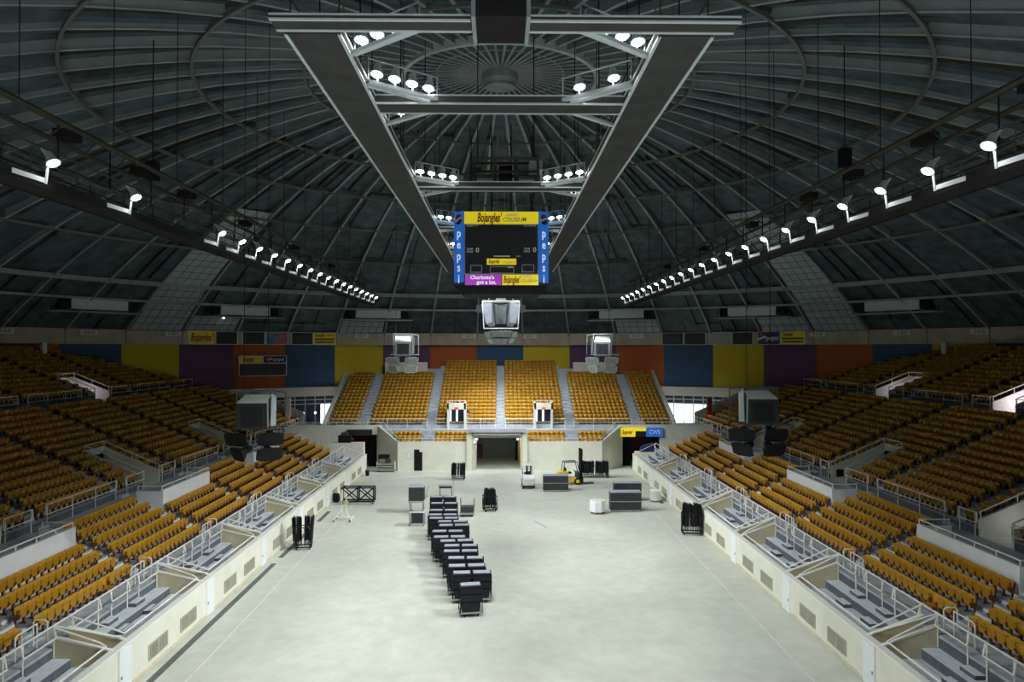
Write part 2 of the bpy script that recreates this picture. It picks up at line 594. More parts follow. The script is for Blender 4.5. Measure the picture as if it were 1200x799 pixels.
# glazed corners (bays 3..6 on both sides)
wn = 0
for s in (-1, 1):
    bandm = MB()
    for i in range(3, 7):
        a0, a1 = s * (i - 0.5) * DA, s * (i + 0.5) * DA
        bandm.add([pol(49.55, a0, 6.85), pol(49.55, a1, 6.85), pol(50.35, a1, 6.85), pol(50.35, a0, 6.85),
                   pol(49.75, a0, 7.95), pol(49.75, a1, 7.95), pol(50.35, a1, 7.95), pol(50.35, a0, 7.95)],
                  [(0, 1, 2, 3), (7, 6, 5, 4), (0, 4, 5, 1), (1, 5, 6, 2), (2, 6, 7, 3), (3, 7, 4, 0)])
    struct('slab', bandm, M['band'], label='pale curved slab edge over the %s corner lobby glazing' % SIDE[s])
    for i in range(3, 7):
        wn += 1
        az = s * i * DA
        w = 2 * RW * math.tan(DA / 2)
        c = pol(RW, az, 0)
        fr = MB()
        n = 5
        for k in range(n + 1):
            x = -w / 2 + w * k / n
            fr.box(x - 0.05, x + 0.05, -0.06, 0.06, -0.3, 7.0)
        for z in (5.9, 6.4, 2.55, 0.1):
            fr.box(-w / 2, w / 2, -0.05, 0.05, z - 0.06, z + 0.06)
        win = struct('window_%d' % wn, fr, M['steel_l'], label='tall mullioned glazing bay, %s from the end stand, %s corner lobby' % (ordn(i - 2), SIDE[s]))
        win.location = c
        win.rotation_euler = (0, 0, -az)
        MB().box(-w / 2, w / 2, -0.03, 0.03, 5.95, 6.95).build('transom_panel', M['navy'], win)
        if s > 0 or i == 3:
            MB().box(-w / 2, w / 2, -0.015, 0.015, -0.2, 5.85).build('glass_pane', M['glass'], win)
        else:
            x0 = w / 2 - 1.75 if i == 4 else w / 2
            MB().box(-w / 2, x0, -0.04, 0.04, -0.2, 5.85).build('dark_door_leaf', M['navy'], win)
            if i == 4:
                MB().box(x0, w / 2, -0.015, 0.015, -0.2, 5.85).build('glass_pane', M['glass'], win)
            for k in range(3 if i == 4 else 1):
                MB().sphere((-w / 2 + w * (0.12 + 0.24 * k), -0.14, 4.8), 0.15).build('round_lamp', M['lit'], win)
# reddish pillar and exit light at the right corner glazing, and its twin at the left
for s in (-1, 1):
    p = P(831 if s > 0 else 338, 480, 86)
    struct('column', MB().box(p.x - 0.25, p.x + 0.25, p.y - 0.25, p.y + 0.25, 0, 7.0), M['maroon'] if s > 0 else M['band'],
           label='%s lobby pillar in front of the corner glazing' % ('dark red right-hand' if s > 0 else 'pale left-hand'))
    e = thing('exit_light', 'small red exit light on the lobby pillar at the %s corner' % SIDE[s], 'exit sign', (p.x, p.y - 0.26, 4.75), group='exit lights')
    MB().box(-0.22, 0.22, -0.06, 0.01, 0, 0.22).build('housing', M['exit'], e)
for s in (-1, 1):
    for az_ in (24, 34):  # unseen post lamps, added to brighten the slab edge over the glazing
        p = pol(47.0, s * math.radians(az_), 2.6)
        lt = thing('lobby_fill_lamp', 'added lobby lamp on a post behind the %s corner, %s one' % (SIDE[s], 'inner' if az_ == 24 else 'outer'), 'lamp', (p.x, p.y, 0))
        MB().tube((0, 0, 0), (0, 0, 2.4), 0.04, 8).build('post', M['grey'], lt)
        MB().sphere((0, 0, 2.55), 0.16, 10, 8).build('globe', M['lit'], lt)
        ld = bpy.data.lights.new('lobby_fill_light', 'POINT'); ld.energy = 2000; ld.color = (1.0, 0.90, 0.86); ld.shadow_soft_size = 0.2
        lo = bpy.data.objects.new('lobby_fill_light', ld); COL.objects.link(lo); lo.parent = lt; lo.location = (0, 0, 2.9)
struct('exterior_ground', MB().box(-90, 90, 30, 140, -0.6, -0.4), M['pave'], label='pale pavement outside the lobby glazing')

# ================================================================== SIDE STANDS
SEC = [(-26.9 + 8 * k, -19.9 + 8 * k) for k in range(7)]
SEC[-1] = (SEC[-1][0], 29.6)
PAR = (1, 3, 5)                            # sections with a white parapet behind row four
BZS = {-1: 0.0, 1: 0.26}
LX0, LP = 16.95, 0.73
LZS, LRS = {-1: 1.88, 1: 2.14}, {-1: 0.31, 1: 0.295}
LZ0, LR = 1.81, 0.31  # lower rows: front of tread, pitch, floor, rise
UX0, UPI, UZ0, UR, UN = 23.0, 0.75, 3.97, 0.325, 13
TX0, TPI, TZ0, TR, TN = 34.0, 0.78, 8.70, 0.31, 12
UA = [-17.6 + 8 * k for k in range(8)]     # upper aisle centres (y)
VOM_U = {1: [-12.8, 3.2, 19.2], -1: [-13.5, 2.5, 18.5]}
VOM_T = {1: [2.6, 18.6], -1: [1.1, 17.1]}
YMIN = -27.0
def ycut(x):
    return min(40.0, math.sqrt(max(0.0, 49.6 ** 2 - x * x)))

seat_slots = []     # (x, y, z, rz, sortkey, info)

def sbox(mb, s, x0, x1, y0, y1, z0, z1):
    a, b = s * x0, s * x1
    return mb.box(min(a, b), max(a, b), y0, y1, z0, z1)

for s in (-1, 1):
    sd = SIDE[s]
    LZ0, LR, BZ = LZS[s], LRS[s], BZS[s]
    # ---- rinkside wall with louvre vents and gates
    rw = MB()
    sbox(rw, s, 13.8, 14.0, YMIN, 30.2, 0, 1.7)
    wall = struct('wall_' + sd, rw, M['cream'], label='cream rinkside wall along the %s edge of the floor' % sd)
    sbox(MB(), s, 13.74, 13.8, YMIN, 30.2, 0.08, 0.16).build('base_strip', M['tan'], wall)
    cap = MB(); sbox(cap, s, 13.76, 14.06, YMIN, 30.2, 1.7, 1.75)
    cap.build('wall_cap', M['rail'], wall)
    for k, (y0, y1) in enumerate(SEC):
        if k == 0: continue
        for (a, b) in ((y0 + 1.4, y0 + 3.0), (y0 + 4.3, y0 + 5.9)):
            vb = MB(); sbox(vb, s, 13.785, 13.8, a, b, 0.38, 0.95)
            v = vb.build('louvre_vent', M['vent_d'], wall)
            vs = MB()
            for q in range(16):
                yy = a + 0.05 + q * (b - a - 0.1) / 15
                sbox(vs, s, 13.755, 13.79, yy - 0.018, yy + 0.018, 0.40, 0.93)
            for yy in (a, (a + b) / 2, b):
                sbox(vs, s, 13.75, 13.79, yy - 0.03, yy + 0.03, 0.36, 0.97)
            for zz in (0.36, 0.95):
                sbox(vs, s, 13.75, 13.79, a, b, zz, zz + 0.03)
            vs.build('vent_slat', M['vent'], v)
    for k in range(len(SEC) - 1):
        g0, g1 = SEC[k][1], SEC[k + 1][0]
        gb = MB(); sbox(gb, s, 13.73, 13.8, g0 + 0.06, g1 - 0.06, 0.05, 1.66)
        gt = gb.build('gate_panel', M['gate'], wall)
        hb_ = MB(); sbox(hb_, s, 13.70, 13.73, g0 + 0.15, g0 + 0.22, 0.6, 0.72)
        hb_.build('latch', M['grey'], gt)
    # ---- spectator boxes: steps, partitions
    bx = MB()
    for (x0, x1, z) in ((14.0, 14.62, 0.86), (14.62, 15.42, 1.17 + BZ * 0.4), (15.42, 16.07, 1.48 + BZ * 0.7)):
        sbox(bx, s, x0, x1, YMIN, 30.2, 0, z)
    bfl = struct('box_floor', bx, M['boxstep'], label='stepped slate-grey box floor behind the %s rinkside wall' % sd)
    rz_ = MB()
    for (x, z0, z1) in ((14.61, 0.87, 1.15 + BZ * 0.4), (15.41, 1.18 + BZ * 0.4, 1.46 + BZ * 0.7), (16.06, 1.49 + BZ * 0.7, 1.78 + BZ)):
        sbox(rz_, s, x, x + 0.02, YMIN, 30.2, z0, z1)
    rz_.build('riser_face', M['slate_d'], bfl)
    for k, (y0, y1) in enumerate(SEC):
        for col in (0.34, 0.67):
            yc = y0 + (y1 - y0) * col
            for (xc, z) in ((14.45, 0.86), (15.22, 1.17 + BZ * 0.4), (15.86, 1.48 + BZ * 0.7)):
                sb = MB(); sbox(sb, s, xc - 0.17, xc + 0.17, yc - 0.42, yc + 0.42, z, z + 0.155)
                st = sb.build('step_block', M['slate_d'], bfl)  # shade on the block sides is put in as a dark body colour
                nb_ = MB(); sbox(nb_, s, xc - 0.17, xc + 0.17, yc - 0.42, yc + 0.42, z + 0.155, z + 0.162)
                nb_.build('step_tread', M['boxstep'], st)
                nb_ = MB(); sbox(nb_, s, xc - 0.18, xc - 0.13, yc - 0.42, yc + 0.42, z + 0.15, z + 0.17)
                nb_.build('nosing', M['nosing'], st)
    pr = 0
    for k in range(len(SEC)):
        for (ye, off) in ((SEC[k][0], 0.0), (SEC[k][1], 0.0)):
            if ye > 29: continue
            pm = MB()
            pts = [(s * 14.0, 0.2), (s * 16.07, 0.2), (s * 16.07, 2.22 + BZ), (s * 14.0, 1.72)]
            pm.prism(pts, 'y', ye - 0.07, ye + 0.07)
            pm.build('partition', M['tan'], bfl)
            cm = MB()
            cm.bar((s * 13.95, ye, 1.735), (s * 16.1, ye, 2.245 + BZ), 0.17, 0.05)
            cm.build('partition_cap', M['rail'], bfl)
    # gap filling floor (tan passage) between partitions
    for k in range(len(SEC) - 1):
        g0, g1 = SEC[k][1], SEC[k + 1][0]
        pm = MB()
        pm.prism([(s * 14.0, 0.2), (s * 16.07, 0.2), (s * 16.07, 1.75), (s * 15.0, 1.45), (s * 14.0, 1.5)], 'y', g0 + 0.07, g1 - 0.07)
        pm.build('passage_fill', M['tan'], bfl)
    # ---- lower rows, walkway
    tm, tn = MB(), MB()
    sbox(tm, s, 16.07, LX0, YMIN, 30.2, 0, 1.87 + BZ)
    for r in range(6):
        x0, x1, z = LX0 + LP * r, LX0 + LP * (r + 1), LZ0 + LR * r
        if r < 4:
            sbox(tm, s, x0, x1, YMIN, 30.2, 0, z)
        else:
            for k in range(len(SEC)):
                a = YMIN if k == 0 else SEC[k][0] - 0.5
                b = 30.2 if k == len(SEC) - 1 else SEC[k][1] + 0.5
                if k in PAR:
                    a, b = SEC[k][0], SEC[k][1]
                elif k + 1 < len(SEC):
                    b = SEC[k + 1][0]
                if k - 1 in PAR: a = SEC[k - 1][1]
                if k in PAR: continue
                sbox(tm, s, x0, x1, a, b, 0, z)
    xw = LX0 + LP * 6
    sbox(tm, s, xw, 23.0, YMIN, 40.0, 0, 3.62)
    low = struct('terrace_floor', tm, M['slate'], label='slate-grey stepped floor of the %s lower stand and its walkway' % sd)
    # nosings on the aisle half steps
    ns = MB(); hs = MB()
    for k in range(len(SEC) - 1):
        g0, g1 = SEC[k][1], SEC[k + 1][0]
        for r in range(6):
            x0, z = LX0 + LP * r, LZ0 + LR * r
            if r > 0:
                sbox(hs, s, x0 - 0.32, x0, g0 + 0.03, g1 - 0.03, z - LR, z - LR / 2)
                sbox(ns, s, x0 - 0.335, x0 - 0.24, g0 + 0.03, g1 - 0.03, z - LR / 2 - 0.08, z - LR / 2 + 0.008)
            sbox(ns, s, x0 - 0.015, x0 + 0.09, g0 + 0.03, g1 - 0.03, z - 0.09, z + 0.008)
        x0, z = LX0 + LP * 6, 3.62
        sbox(ns, s, x0 - 0.015, x0 + 0.09, g0 + 0.03, g1 - 0.03, z - 0.09, z + 0.008)
    hs.build('half_step', M['cover'], low)
    ns.build('step_nosing', M['nosing'], low)
    # parapets
    for k in PAR:
        y0, y1 = SEC[k]
        pm = MB()
        sbox(pm, s, 19.82, 19.98, y0, y1, 2.6, 4.3)
        par = struct('parapet_wall', pm, M['white'], label='white parapet wall behind the fourth row, %s, %s stand' % ({1: 'nearest', 3: 'middle', 5: 'farthest'}[k], sd))
        rm = MB()
        for yy in (y0, y1 - 0.16):
            sbox(rm, s, 19.98, 21.4, yy, yy + 0.16, 0, 4.22)
        rm.build('parapet_return', M['white'], par)
        wm = MB(); sbox(wm, s, 19.98, LX0 + LP * 6, y0 + 0.16, y1 - 0.16, 0, 3.61)
        wm.build('landing', M['slate'], par)
        t = thing('parapet_rail', 'low white rail on the %s white parapet of the %s stand' % ({1: 'nearest', 3: 'middle', 5: 'farthest'}[k], sd), 'railing', (s * 19.9, y0, 4.3), group='parapet rails')
        rl = MB()
        L_ = y1 - y0
        rl.path([(s * 1.45, 0.08, 0.22), (0, 0.08, 0.22), (0, L_ - 0.08, 0.22), (s * 1.45, L_ - 0.08, 0.22)], 0.035)
        rl.build('top_rail', M['rail'], t)
        for q in range(6):
            yy = 0.08 + (L_ - 0.16) * q / 5
            MB().tube((0, yy, 0), (0, yy, 0.22), 0.03).build('post', M['rail'], t)
        for yy in (0.08, L_ - 0.08):
            MB().tube((s * 1.42, yy, -0.06), (s * 1.42, yy, 0.22), 0.03).build('post', M['rail'], t)
    # lower seats
    for k, (y0, y1) in enumerate(SEC):
        for r in range(6):
            if k in PAR and r >= 4: continue
            n = 14
            for q in range(n):
                y = y0 + 0.25 + 0.5 * q + (0 if k < 6 else 0.6)
                seat_slots.append((s * (LX0 + LP * r + 0.40), y, LZ0 + LR * r, PI if s > 0 else 0.0, ('low', s, k, r, q)))
    # ---- upper tier (two banks)
    um = MB()
    for r in range(UN):
        x0, x1, z = UX0 + UPI * r, UX0 + UPI * (r + 1), UZ0 + UR * r
        yy = YMIN
        segs = []
        for v in VOM_U[s]:
            if r < 5:
                segs.append((yy, v - 1.2)); yy = v + 1.2
        segs.append((yy, ycut(x0)))
        for (a, b) in segs:
            if b - a > 0.1: sbox(um, s, x0, x1, a, b, z - 0.9, z)
    sbox(um, s, UX0 + UPI * UN, TX0, YMIN, ycut(TX0), 7.0, 8.2)
    for r in range(TN):
        x0, x1, z = TX0 + TPI * r, TX0 + TPI * (r + 1), TZ0 + TR * r
        yy = YMIN
        segs = []
        for v in VOM_T[s]:
            if r < 4:
                segs.append((yy, v - 1.2)); yy = v + 1.2
        segs.append((yy, ycut(x1 + 0.2)))
        for (a, b) in segs:
            if b - a > 0.1: sbox(um, s, x0, x1, a, b, z - 0.9, z)
    xt = TX0 + TPI * TN
    sbox(um, s, xt, 48.5, YMIN, 10.0, 11.5, 12.1)
    up = struct('terrace_floor', um, M['slate'], label='slate-grey stepped floor of the %s upper stand' % sd)
    fm = MB()
    yy = YMIN
    for v in VOM_U[s] + [99]:
        b = min(v - 1.25, 40)
        sbox(fm, s, 22.97, 23.0, yy, b, 3.62, 3.96); yy = v + 1.25
    yy = YMIN
    for v in VOM_T[s] + [99]:
        b = min(v - 1.25, ycut(TX0))
        sbox(fm, s, TX0 - 0.03, TX0, yy, b, 8.2, 8.69); yy = v + 1.25
    fm.build('riser_face', M['slate_d'], up)
    ns = MB(); hs = MB()
    for ya in UA:
        for (xa, pi_, za, rr, nn) in ((UX0, UPI, UZ0, UR, UN), (TX0, TPI, TZ0, TR, TN)):
            for r in range(nn):
                x0, z = xa + pi_ * r, za + rr * r
                if ya + 0.5 > ycut(x0 + pi_): continue
                sbox(hs, s, x0 - 0.32, x0, ya - 0.45, ya + 0.45, z - rr, z - rr / 2)
    hs.build('half_step', M['slate'], up)
    # tier end wall (concrete, sloped) beside the corner lobby
    em = MB()
    xe = 29.0
    em.prism([(s * 22.9, 0), (s * xe, 0), (s * xe, UZ0 + UR * (xe - UX0) / UPI + 1.3), (s * 22.9, UZ0 + 1.2)], 'y', 40.0, 40.25)
    em.build('end_parapet', M['concrete'], up)
    # vomitories
    for tier, vs_, x0, zf, zslope, dep, zt in (('lower', VOM_U[s], UX0, 3.62, UR / UPI, 3.75, UZ0 + 0.45), ('upper', VOM_T[s], TX0 - 1.25, 8.2, TR / TPI, 4.3, 8.95)):
        for j, v in enumerate(vs_):
            vb = MB()
            xb = x0 + dep
            zb = zt + zslope * (dep if tier == 'lower' else dep - 1.25)
            xs = x0 if tier == 'lower' else TX0
            for yy in (v - 1.25, v + 1.1):
                vb.prism([(s * xs, zf - 0.1), (s * xb, zf - 0.1), (s * xb, zb), (s * xs, zt)], 'y', yy, yy + 0.15)
            sbox(vb, s, xb, xb + 0.15, v - 1.25, v + 1.25, zf, zb + 0.02)
            sbox(vb, s, xs, xb, v - 1.1, v + 1.1, zf - 0.2, zf)
            which = {0: 'nearest', 1: 'middle', 2: 'farthest'}[j] if tier == 'lower' else {0: 'nearer', 1: 'farther'}[j]
            vo = struct('vomitory_wall', vb, M['band'] if tier == 'upper' else M['cream'], label='pale sloping stairway wall cut into the %s bank, %s one, %s stand' % (tier, which, sd))
            if tier == 'lower' and s > 0 and j == 1:
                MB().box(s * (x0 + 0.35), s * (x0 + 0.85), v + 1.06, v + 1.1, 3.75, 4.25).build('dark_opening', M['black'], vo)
            rt = thing('stairway_rail', 'rail around the %s %s bank stairway opening of the %s stand' % (which, tier, sd), 'railing', (s * xs, v, zt), group='stairway rails')
            rl = MB()
            hgt = 0.35
            dx = xb - xs
            rl.path([(0, -1.17, hgt), (s * dx, -1.17, zb - zt + hgt), (s * dx, 1.17, zb - zt + hgt), (0, 1.17, hgt)], 0.035)
            rl.build('top_rail', M['rail'], rt)
            for yy in (-1.17, 1.17):
                for fr_ in (0.02, 0.5, 1.0):
                    MB().tube((s * dx * fr_, yy, (zb - zt) * fr_), (s * dx * fr_, yy, (zb - zt) * fr_ + hgt), 0.028).build('post', M['rail'], rt)
            if tier == 'upper' or (s > 0 and j == 0):
                ld = bpy.data.lights.new('vomitory_lamp', 'POINT')
                ld.energy = (60 if (j == 0) else 14) if tier == 'upper' else 9
                ld.color = (0.86, 0.86, 1.0)
                ld.shadow_soft_size = 0.3
                lo = bpy.data.objects.new('vomitory_lamp', ld)
                COL.objects.link(lo)
                lo.parent = vo
                lo.location = (s * (xs + 1.6), v, zf + 0.9)
    # upper seats
    for (nm, xa, pi_, za, rr, nn, vv, vr) in (('up', UX0, UPI, UZ0, UR, UN, VOM_U[s], 5), ('top', TX0, TPI, TZ0, TR, TN, VOM_T[s], 4)):
        for r in range(nn):
            x = xa + pi_ * r + 0.42
            z = za + rr * r
            for ja in range(-1, len(UA)):
                a = YMIN + 0.4 if ja < 0 else UA[ja] + 0.5
                b = UA[ja + 1] - 0.5 if ja + 1 < len(UA) else 39.8
                n = int(round((b - a) / 0.5))
                for q in range(n):
                    y = a + 0.25 + 0.5 * q
                    if y > ycut(x + 0.6) - 0.3 or y > b: continue
                    if r < vr and any(abs(y - v) < 1.55 for v in vv): continue
                    seat_slots.append((s * x, y, z, PI if s > 0 else 0.0, (nm, s, ja, r, q)))

# ---- railings along the side walkways and boxes
def rail_thing(name, label, cat, pts, post_pts, r=0.032, mids=(), group=None, m='rail'):
    o = Vector(pts[0][0]) if isinstance(pts[0][0], (tuple, Vector)) else Vector(pts[0])
    base = Vector(post_pts[0][0])
    t = thing(name, label, cat, base, 0, group)
    mb = MB()
    mb.path([Vector(p) - base for p in pts], r)
    mb.build('top_rail', M[m], t)
    for mp in mids:
        MB().path([Vector(p) - base for p in mp], r * 0.85).build('mid_rail', M[m], t)
    for a, b in post_pts:
        MB().tube(Vector(a) - base, Vector(b) - base, r * 0.9).build('post', M[m], t)
    return t
for s in (-1, 1):
    sd = SIDE[s]
    # front of the upper bank
    cuts = sorted([(y - 0.5, y + 0.5) for y in UA] + [(v - 1.2, v + 1.2) for v in VOM_U[s]])
    segs, yy = [], YMIN
    for a, b in cuts:
        if a - yy > 0.6: segs.append((yy, a))
        yy = b
    segs.append((yy, 39.9))
    for j, (a, b) in enumerate([q for q in segs if q[1] > -22]):
        X = s * 22.92
        z0 = 3.62
        n = max(2, int(round((b - a) / 2.2)) + 1)
        posts = [((X, a + 0.15 + (b - a - 0.3) * i / (n - 1), z0), (X, a + 0.15 + (b - a - 0.3) * i / (n - 1), z0 + 1.12)) for i in range(n)]
        loop = [(X, a + 0.03, z0 + 0.62), (X, a + 0.03, z0 + 1.12), (X, b - 0.03, z0 + 1.12), (X, b - 0.03, z0 + 0.62)]
        rail_thing('guard_rail', 'white guard rail along the %s walkway, %s length from the camera end' % (sd, ordn(j + 1)), 'railing', loop, posts,
                   mids=[[(X, a + 0.03, z0 + 0.62), (X, b - 0.03, z0 + 0.62)]], group='walkway guard rails')
    # mid bank rail on the dark riser
    cuts = sorted([(y - 0.5, y + 0.5) for y in UA if y < 35] + [(v - 1.2, v + 1.2) for v in VOM_T[s]])
    segs, yy = [], -8.0
    for a, b in cuts:
        if a - yy > 0.6: segs.append((yy, a))
        yy = max(yy, b)
    segs.append((yy, 35.5))
    for j, (a, b) in enumerate(segs):
        X = s * (TX0 - 0.08)
        n = max(2, int(round((b - a) / 2.4)) + 1)
        posts = [((X, a + 0.1 + (b - a - 0.2) * i / (n - 1), 8.2), (X, a + 0.1 + (b - a - 0.2) * i / (n - 1), 9.3)) for i in range(n)]
        rail_thing('guard_rail', 'thin rail before the top bank of seats, %s stand, %s length from the camera end' % (sd, ordn(j + 1)), 'railing',
                   [(X, a, 9.3), (X, b, 9.3)], posts, r=0.03, mids=[[(X, a, 8.78), (X, b, 8.78)]], group='top bank rails')
    # box railings
    for k, (y0, y1) in enumerate(SEC):
        X = s * 16.1
        XF = s * 14.12
        L_ = y1 - y0
        c1, c2 = y0 + L_ * 0.34, y0 + L_ * 0.67
        BZ = BZS[s]
        zt = 2.62 + BZ
        posts = []
        for yy in (y0 + 0.06, c1 - 0.5, c1 + 0.5, c2 - 0.5, c2 + 0.5, y1 - 0.06):
            posts.append(((X - s * 0.08, yy, 1.5 + BZ * 0.7), (X - s * 0.08, yy, zt)))
        mids = []
        for (a, b) in ((y0 + 0.06, c1 - 0.42), (c1 + 0.42, c2 - 0.42), (c2 + 0.42, y1 - 0.06)):
            mids.append([(X - s * 0.08, a, zt), (X - s * 0.16, a, zt - 0.4), (X - s * 0.16, b, zt - 0.4), (X - s * 0.08, b, zt)])
        t = rail_thing('box_rail', 'white tube rail around the %s spectator box from the camera, %s side' % (ordn(k + 1), sd), 'railing',
                       [(X, y0 - 0.5, zt), (X, y1 + (0.5 if k < 6 else 0), zt)], posts, r=0.035, mids=mids, group='spectator box rails')
        base = Vector(posts[0][0])
        fr = MB()
        fp = [(X, y0 + 0.05, zt), (XF + s * 0.25, y0 + 0.1, 2.06), (XF, y0 + 0.14, 1.93), (XF, y1 - 0.14, 1.93), (XF + s * 0.25, y1 - 0.1, 2.06), (X, y1 - 0.05, zt)]
        fr.path([Vector(p) - base for p in fp], 0.033)
        fr.build('front_rail', M['rail'], t)
        if k < 6:
            br = MB()
            br.path([Vector((X, y1 + 0.05, zt)) - base, Vector((XF, y1 + 0.93, 1.85)) - base], 0.03)
            br.build('diagonal_brace', M['rail'], t)
    # hoops and grab rails at aisle feet
    for k in range(len(SEC) - 1):
        g0, g1 = SEC[k][1], SEC[k + 1][0]
        gm = thing('grab_rail', 'white hoop grab rail at the foot of the %s aisle, %s stand' % (ordn(k + 1), sd), 'railing', (s * 16.35, g0 + 0.1, 1.8 + BZS[s]), group='aisle hoops')
        hp = MB()
        hp.path([(0, 0, 0), (0, 0, 0.95), (s * 0.08, 0, 1.02), (s * 0.42, 0, 1.02), (s * 0.5, 0, 0.95), (s * 0.5, 0, 0)], 0.03)
        hp.build('hoop', M['rail'], gm)
        if s:
            gm2 = thing('grab_rail', 'white looped handrail on the near side of the %s aisle foot, %s stand' % (ordn(k + 1), sd), 'railing', (s * 16.6, g0 - 1.3, 1.8 + BZS[s]), group='aisle handrails')
            hp = MB()
            hp.path([(0, 0, 0), (0, 0, 0.86), (0, 0.1, 0.95), (0, 1.2, 0.95)], 0.03)
            hp.path([(0, 0.35, 0), (0, 0.35, 0.95)], 0.026)
            hp.path([(0, 1.2, 0.95), (0, 1.2, 0)], 0.026)
            hp.build('hoop', M['rail'], gm2)

# ================================================================== END STAND
YW = 30.2
em = MB()
em.box(-10.6, -2.95, YW, YW + 0.25, 0, 3.0)
em.box(2.35, 10.6, YW, YW + 0.25, 0, 3.0)
wfar = struct('wall_far', em, M['cream'], label='cream wall below the end stand on both sides of the tunnel')
for s in (-1, 1):
    c = MB()
    q = [(s * 10.6, YW), (s * 10.6, YW + 0.25), (s * 12.95, YW + 2.9), (s * 13.2, YW + 2.7)]
    tops = [3.0, 3.0, 4.45, 4.45]
    c.add([(x, y, 0) for x, y in q] + [(x, y, z) for (x, y), z in zip(q, tops)], [(3, 2, 1, 0), (4, 5, 6, 7), (0, 1, 5, 4), (1, 2, 6, 5), (2, 3, 7, 6), (3, 0, 4, 7)])
    c.build('wall_wing', M['cream'], wfar)
    lt = MB()
    lt.box(min(s * 13.0, s * 17.2), max(s * 13.0, s * 17.2), YW + 2.6, YW + 2.9, 3.45, 4.45)
    lt.box(min(s * 17.2, s * 23.0), max(s * 17.2, s * 23.0), YW + 2.6, YW + 2.9, 0, 4.45)
    lt.build('wall_lintel', M['cream'], wfar)
    rc = MB()
    rc.box(min(s * 12.5, s * 18.0), max(s * 12.5, s * 18.0), YW + 7.0, YW + 7.2, 0, 3.6)
    rc.box(min(s * 17.3, s * 17.5), max(s * 17.3, s * 17.5), YW + 2.9, YW + 7.0, 0, 3.6)
    rc.box(min(s * 12.6, s * 12.8), max(s * 12.6, s * 12.8), YW + 2.9, YW + 7.0, 0, 3.6)
    rc.build('portal_wall', M['maroon'], wfar)
    MB().box(min(s * 12.6, s * 17.5), max(s * 12.6, s * 17.5), YW + 2.9, YW + 7.2, 3.6, 3.8).build('portal_soffit', M['concrete'], wfar)
    # black curtain at the portal
    cu = MB()
    x0 = s * 13.05 if s < 0 else s * 13.05
    rings = []
    n = 14
    for k in range(n):
        cu.tube((s * (13.1 + 0.07 * k), YW + 2.95 + 0.05 * (k % 2), 0.02), (s * (13.1 + 0.07 * k), YW + 2.95 + 0.05 * (k % 2), 3.44), 0.055, 6)
    o = cu.build('curtain', M['black'])
    tag(o, 'black curtain hanging at the edge of the %s corner portal' % SIDE[s], 'curtain', 'portal curtains')
    # parapet lid/top of corner block
    MB().box(min(s * 13.1, s * 23.0), max(s * 13.1, s * 23.0), YW + 2.92, YW + 7.2, 4.0, 4.19).build('corner_slab', M['slate'], wfar)
# tunnel
tn_ = MB()
YT = 40.0
tn_.box(-2.95, -2.75, YW, YT, 0, 4.0)
tn_.box(2.15, 2.35, YW, YT, 0, 4.0)
tn = struct('tunnel_wall', tn_, M['tan'], label='tan side walls of the loading tunnel under the end stand')
MB().box(-2.95, 2.35, YW + 0.4, YT, 3.35, 3.6).build('tunnel_soffit', M['concrete'], tn)
MB().box(-2.95, 2.35, YW, YW + 0.4, 3.75, 4.0).build('tunnel_head', M['cover'], tn)
MB().box(-3.35, 2.75, YW - 0.35, YW + 0.5, 4.0, 4.35).build('tunnel_canopy', M['cover'], tn)
for x in (-3.2, 2.6):
    MB().box(x - 0.25, x + 0.25, YW - 0.15, YW + 0.25, 0, 4.0).build('tunnel_jamb', M['cream'], tn)
for x in (-2.75, 2.0):
    MB().box(x, x + 0.15, YW + 6.0, YW + 6.2, 0, 3.3).build('yellow_post', M['fk_y'], tn)
for x in (-2.45, 1.85):
    MB().box(x - 0.12, x + 0.12, YW + 0.45, YW + 0.65, 3.1, 3.25).build('bulkhead_lamp', M['lit'], tn)
sh = MB()
for k in range(22):
    sh.box(-2.75, 2.15, YT - 0.25 - 0.02 * (k % 2), YT - 0.15, k * 0.155, k * 0.155 + 0.145)
dr = struct('door_1', sh, M['shutter'], label='grey roller shutter closing the end of the loading tunnel')
MB().box(-2.7, -2.0, YT - 1.0, YT - 0.4, 0, 1.6).build('dark_locker', M['maroon'], dr)
MB().box(1.75, 2.1, YT - 3.0, YT - 2.0, 0, 2.2).build('dark_panel', M['black'], dr)
for x in (-2.45, 1.85):
    ld = bpy.data.lights.new('bulkhead_light', 'POINT'); ld.energy = 45; ld.color = LAMP_COLOR; ld.shadow_soft_size = 0.2
    lo = bpy.data.objects.new('bulkhead_light', ld); COL.objects.link(lo); lo.parent = tn; lo.location = (x * 0.8, YW + 1.2, 3.0)
# small door left of tunnel
d2 = struct('door_2', MB().box(-8.9, -8.05, YW - 0.03, YW + 0.02, 0, 2.2), M['black'], label='black single door in the cream end wall left of the tunnel')
MB().box(-8.35, -8.05, YW - 0.05, YW - 0.03, 1.95, 2.2).build('door_sign', M['cream'], d2)
nt_ = thing('wall_notice', 'small white framed notice on the end wall beside the black door', 'sign', (-9.5, YW, 1.3))
MB().box(-0.2, 0.2, -0.03, 0, 0, 0.55).build('frame', M['grey'], nt_)
MB().box(-0.16, 0.16, -0.035, -0.03, 0.04, 0.51).build('paper', M['sign_w'], nt_)
nt_ = thing('wall_notice', 'small notice board with yellow strip on the end wall behind the chair rack', 'sign', (8.4, YW, 1.5))
MB().box(-0.22, 0.22, -0.03, 0, 0, 0.55).build('frame', M['grey'], nt_)
MB().box(-0.18, 0.18, -0.035, -0.03, 0.2, 0.5).build('paper', M['sign_w'], nt_)
MB().box(-0.18, 0.18, -0.035, -0.03, 0.04, 0.18).build('strip', M['sign_y'], nt_)

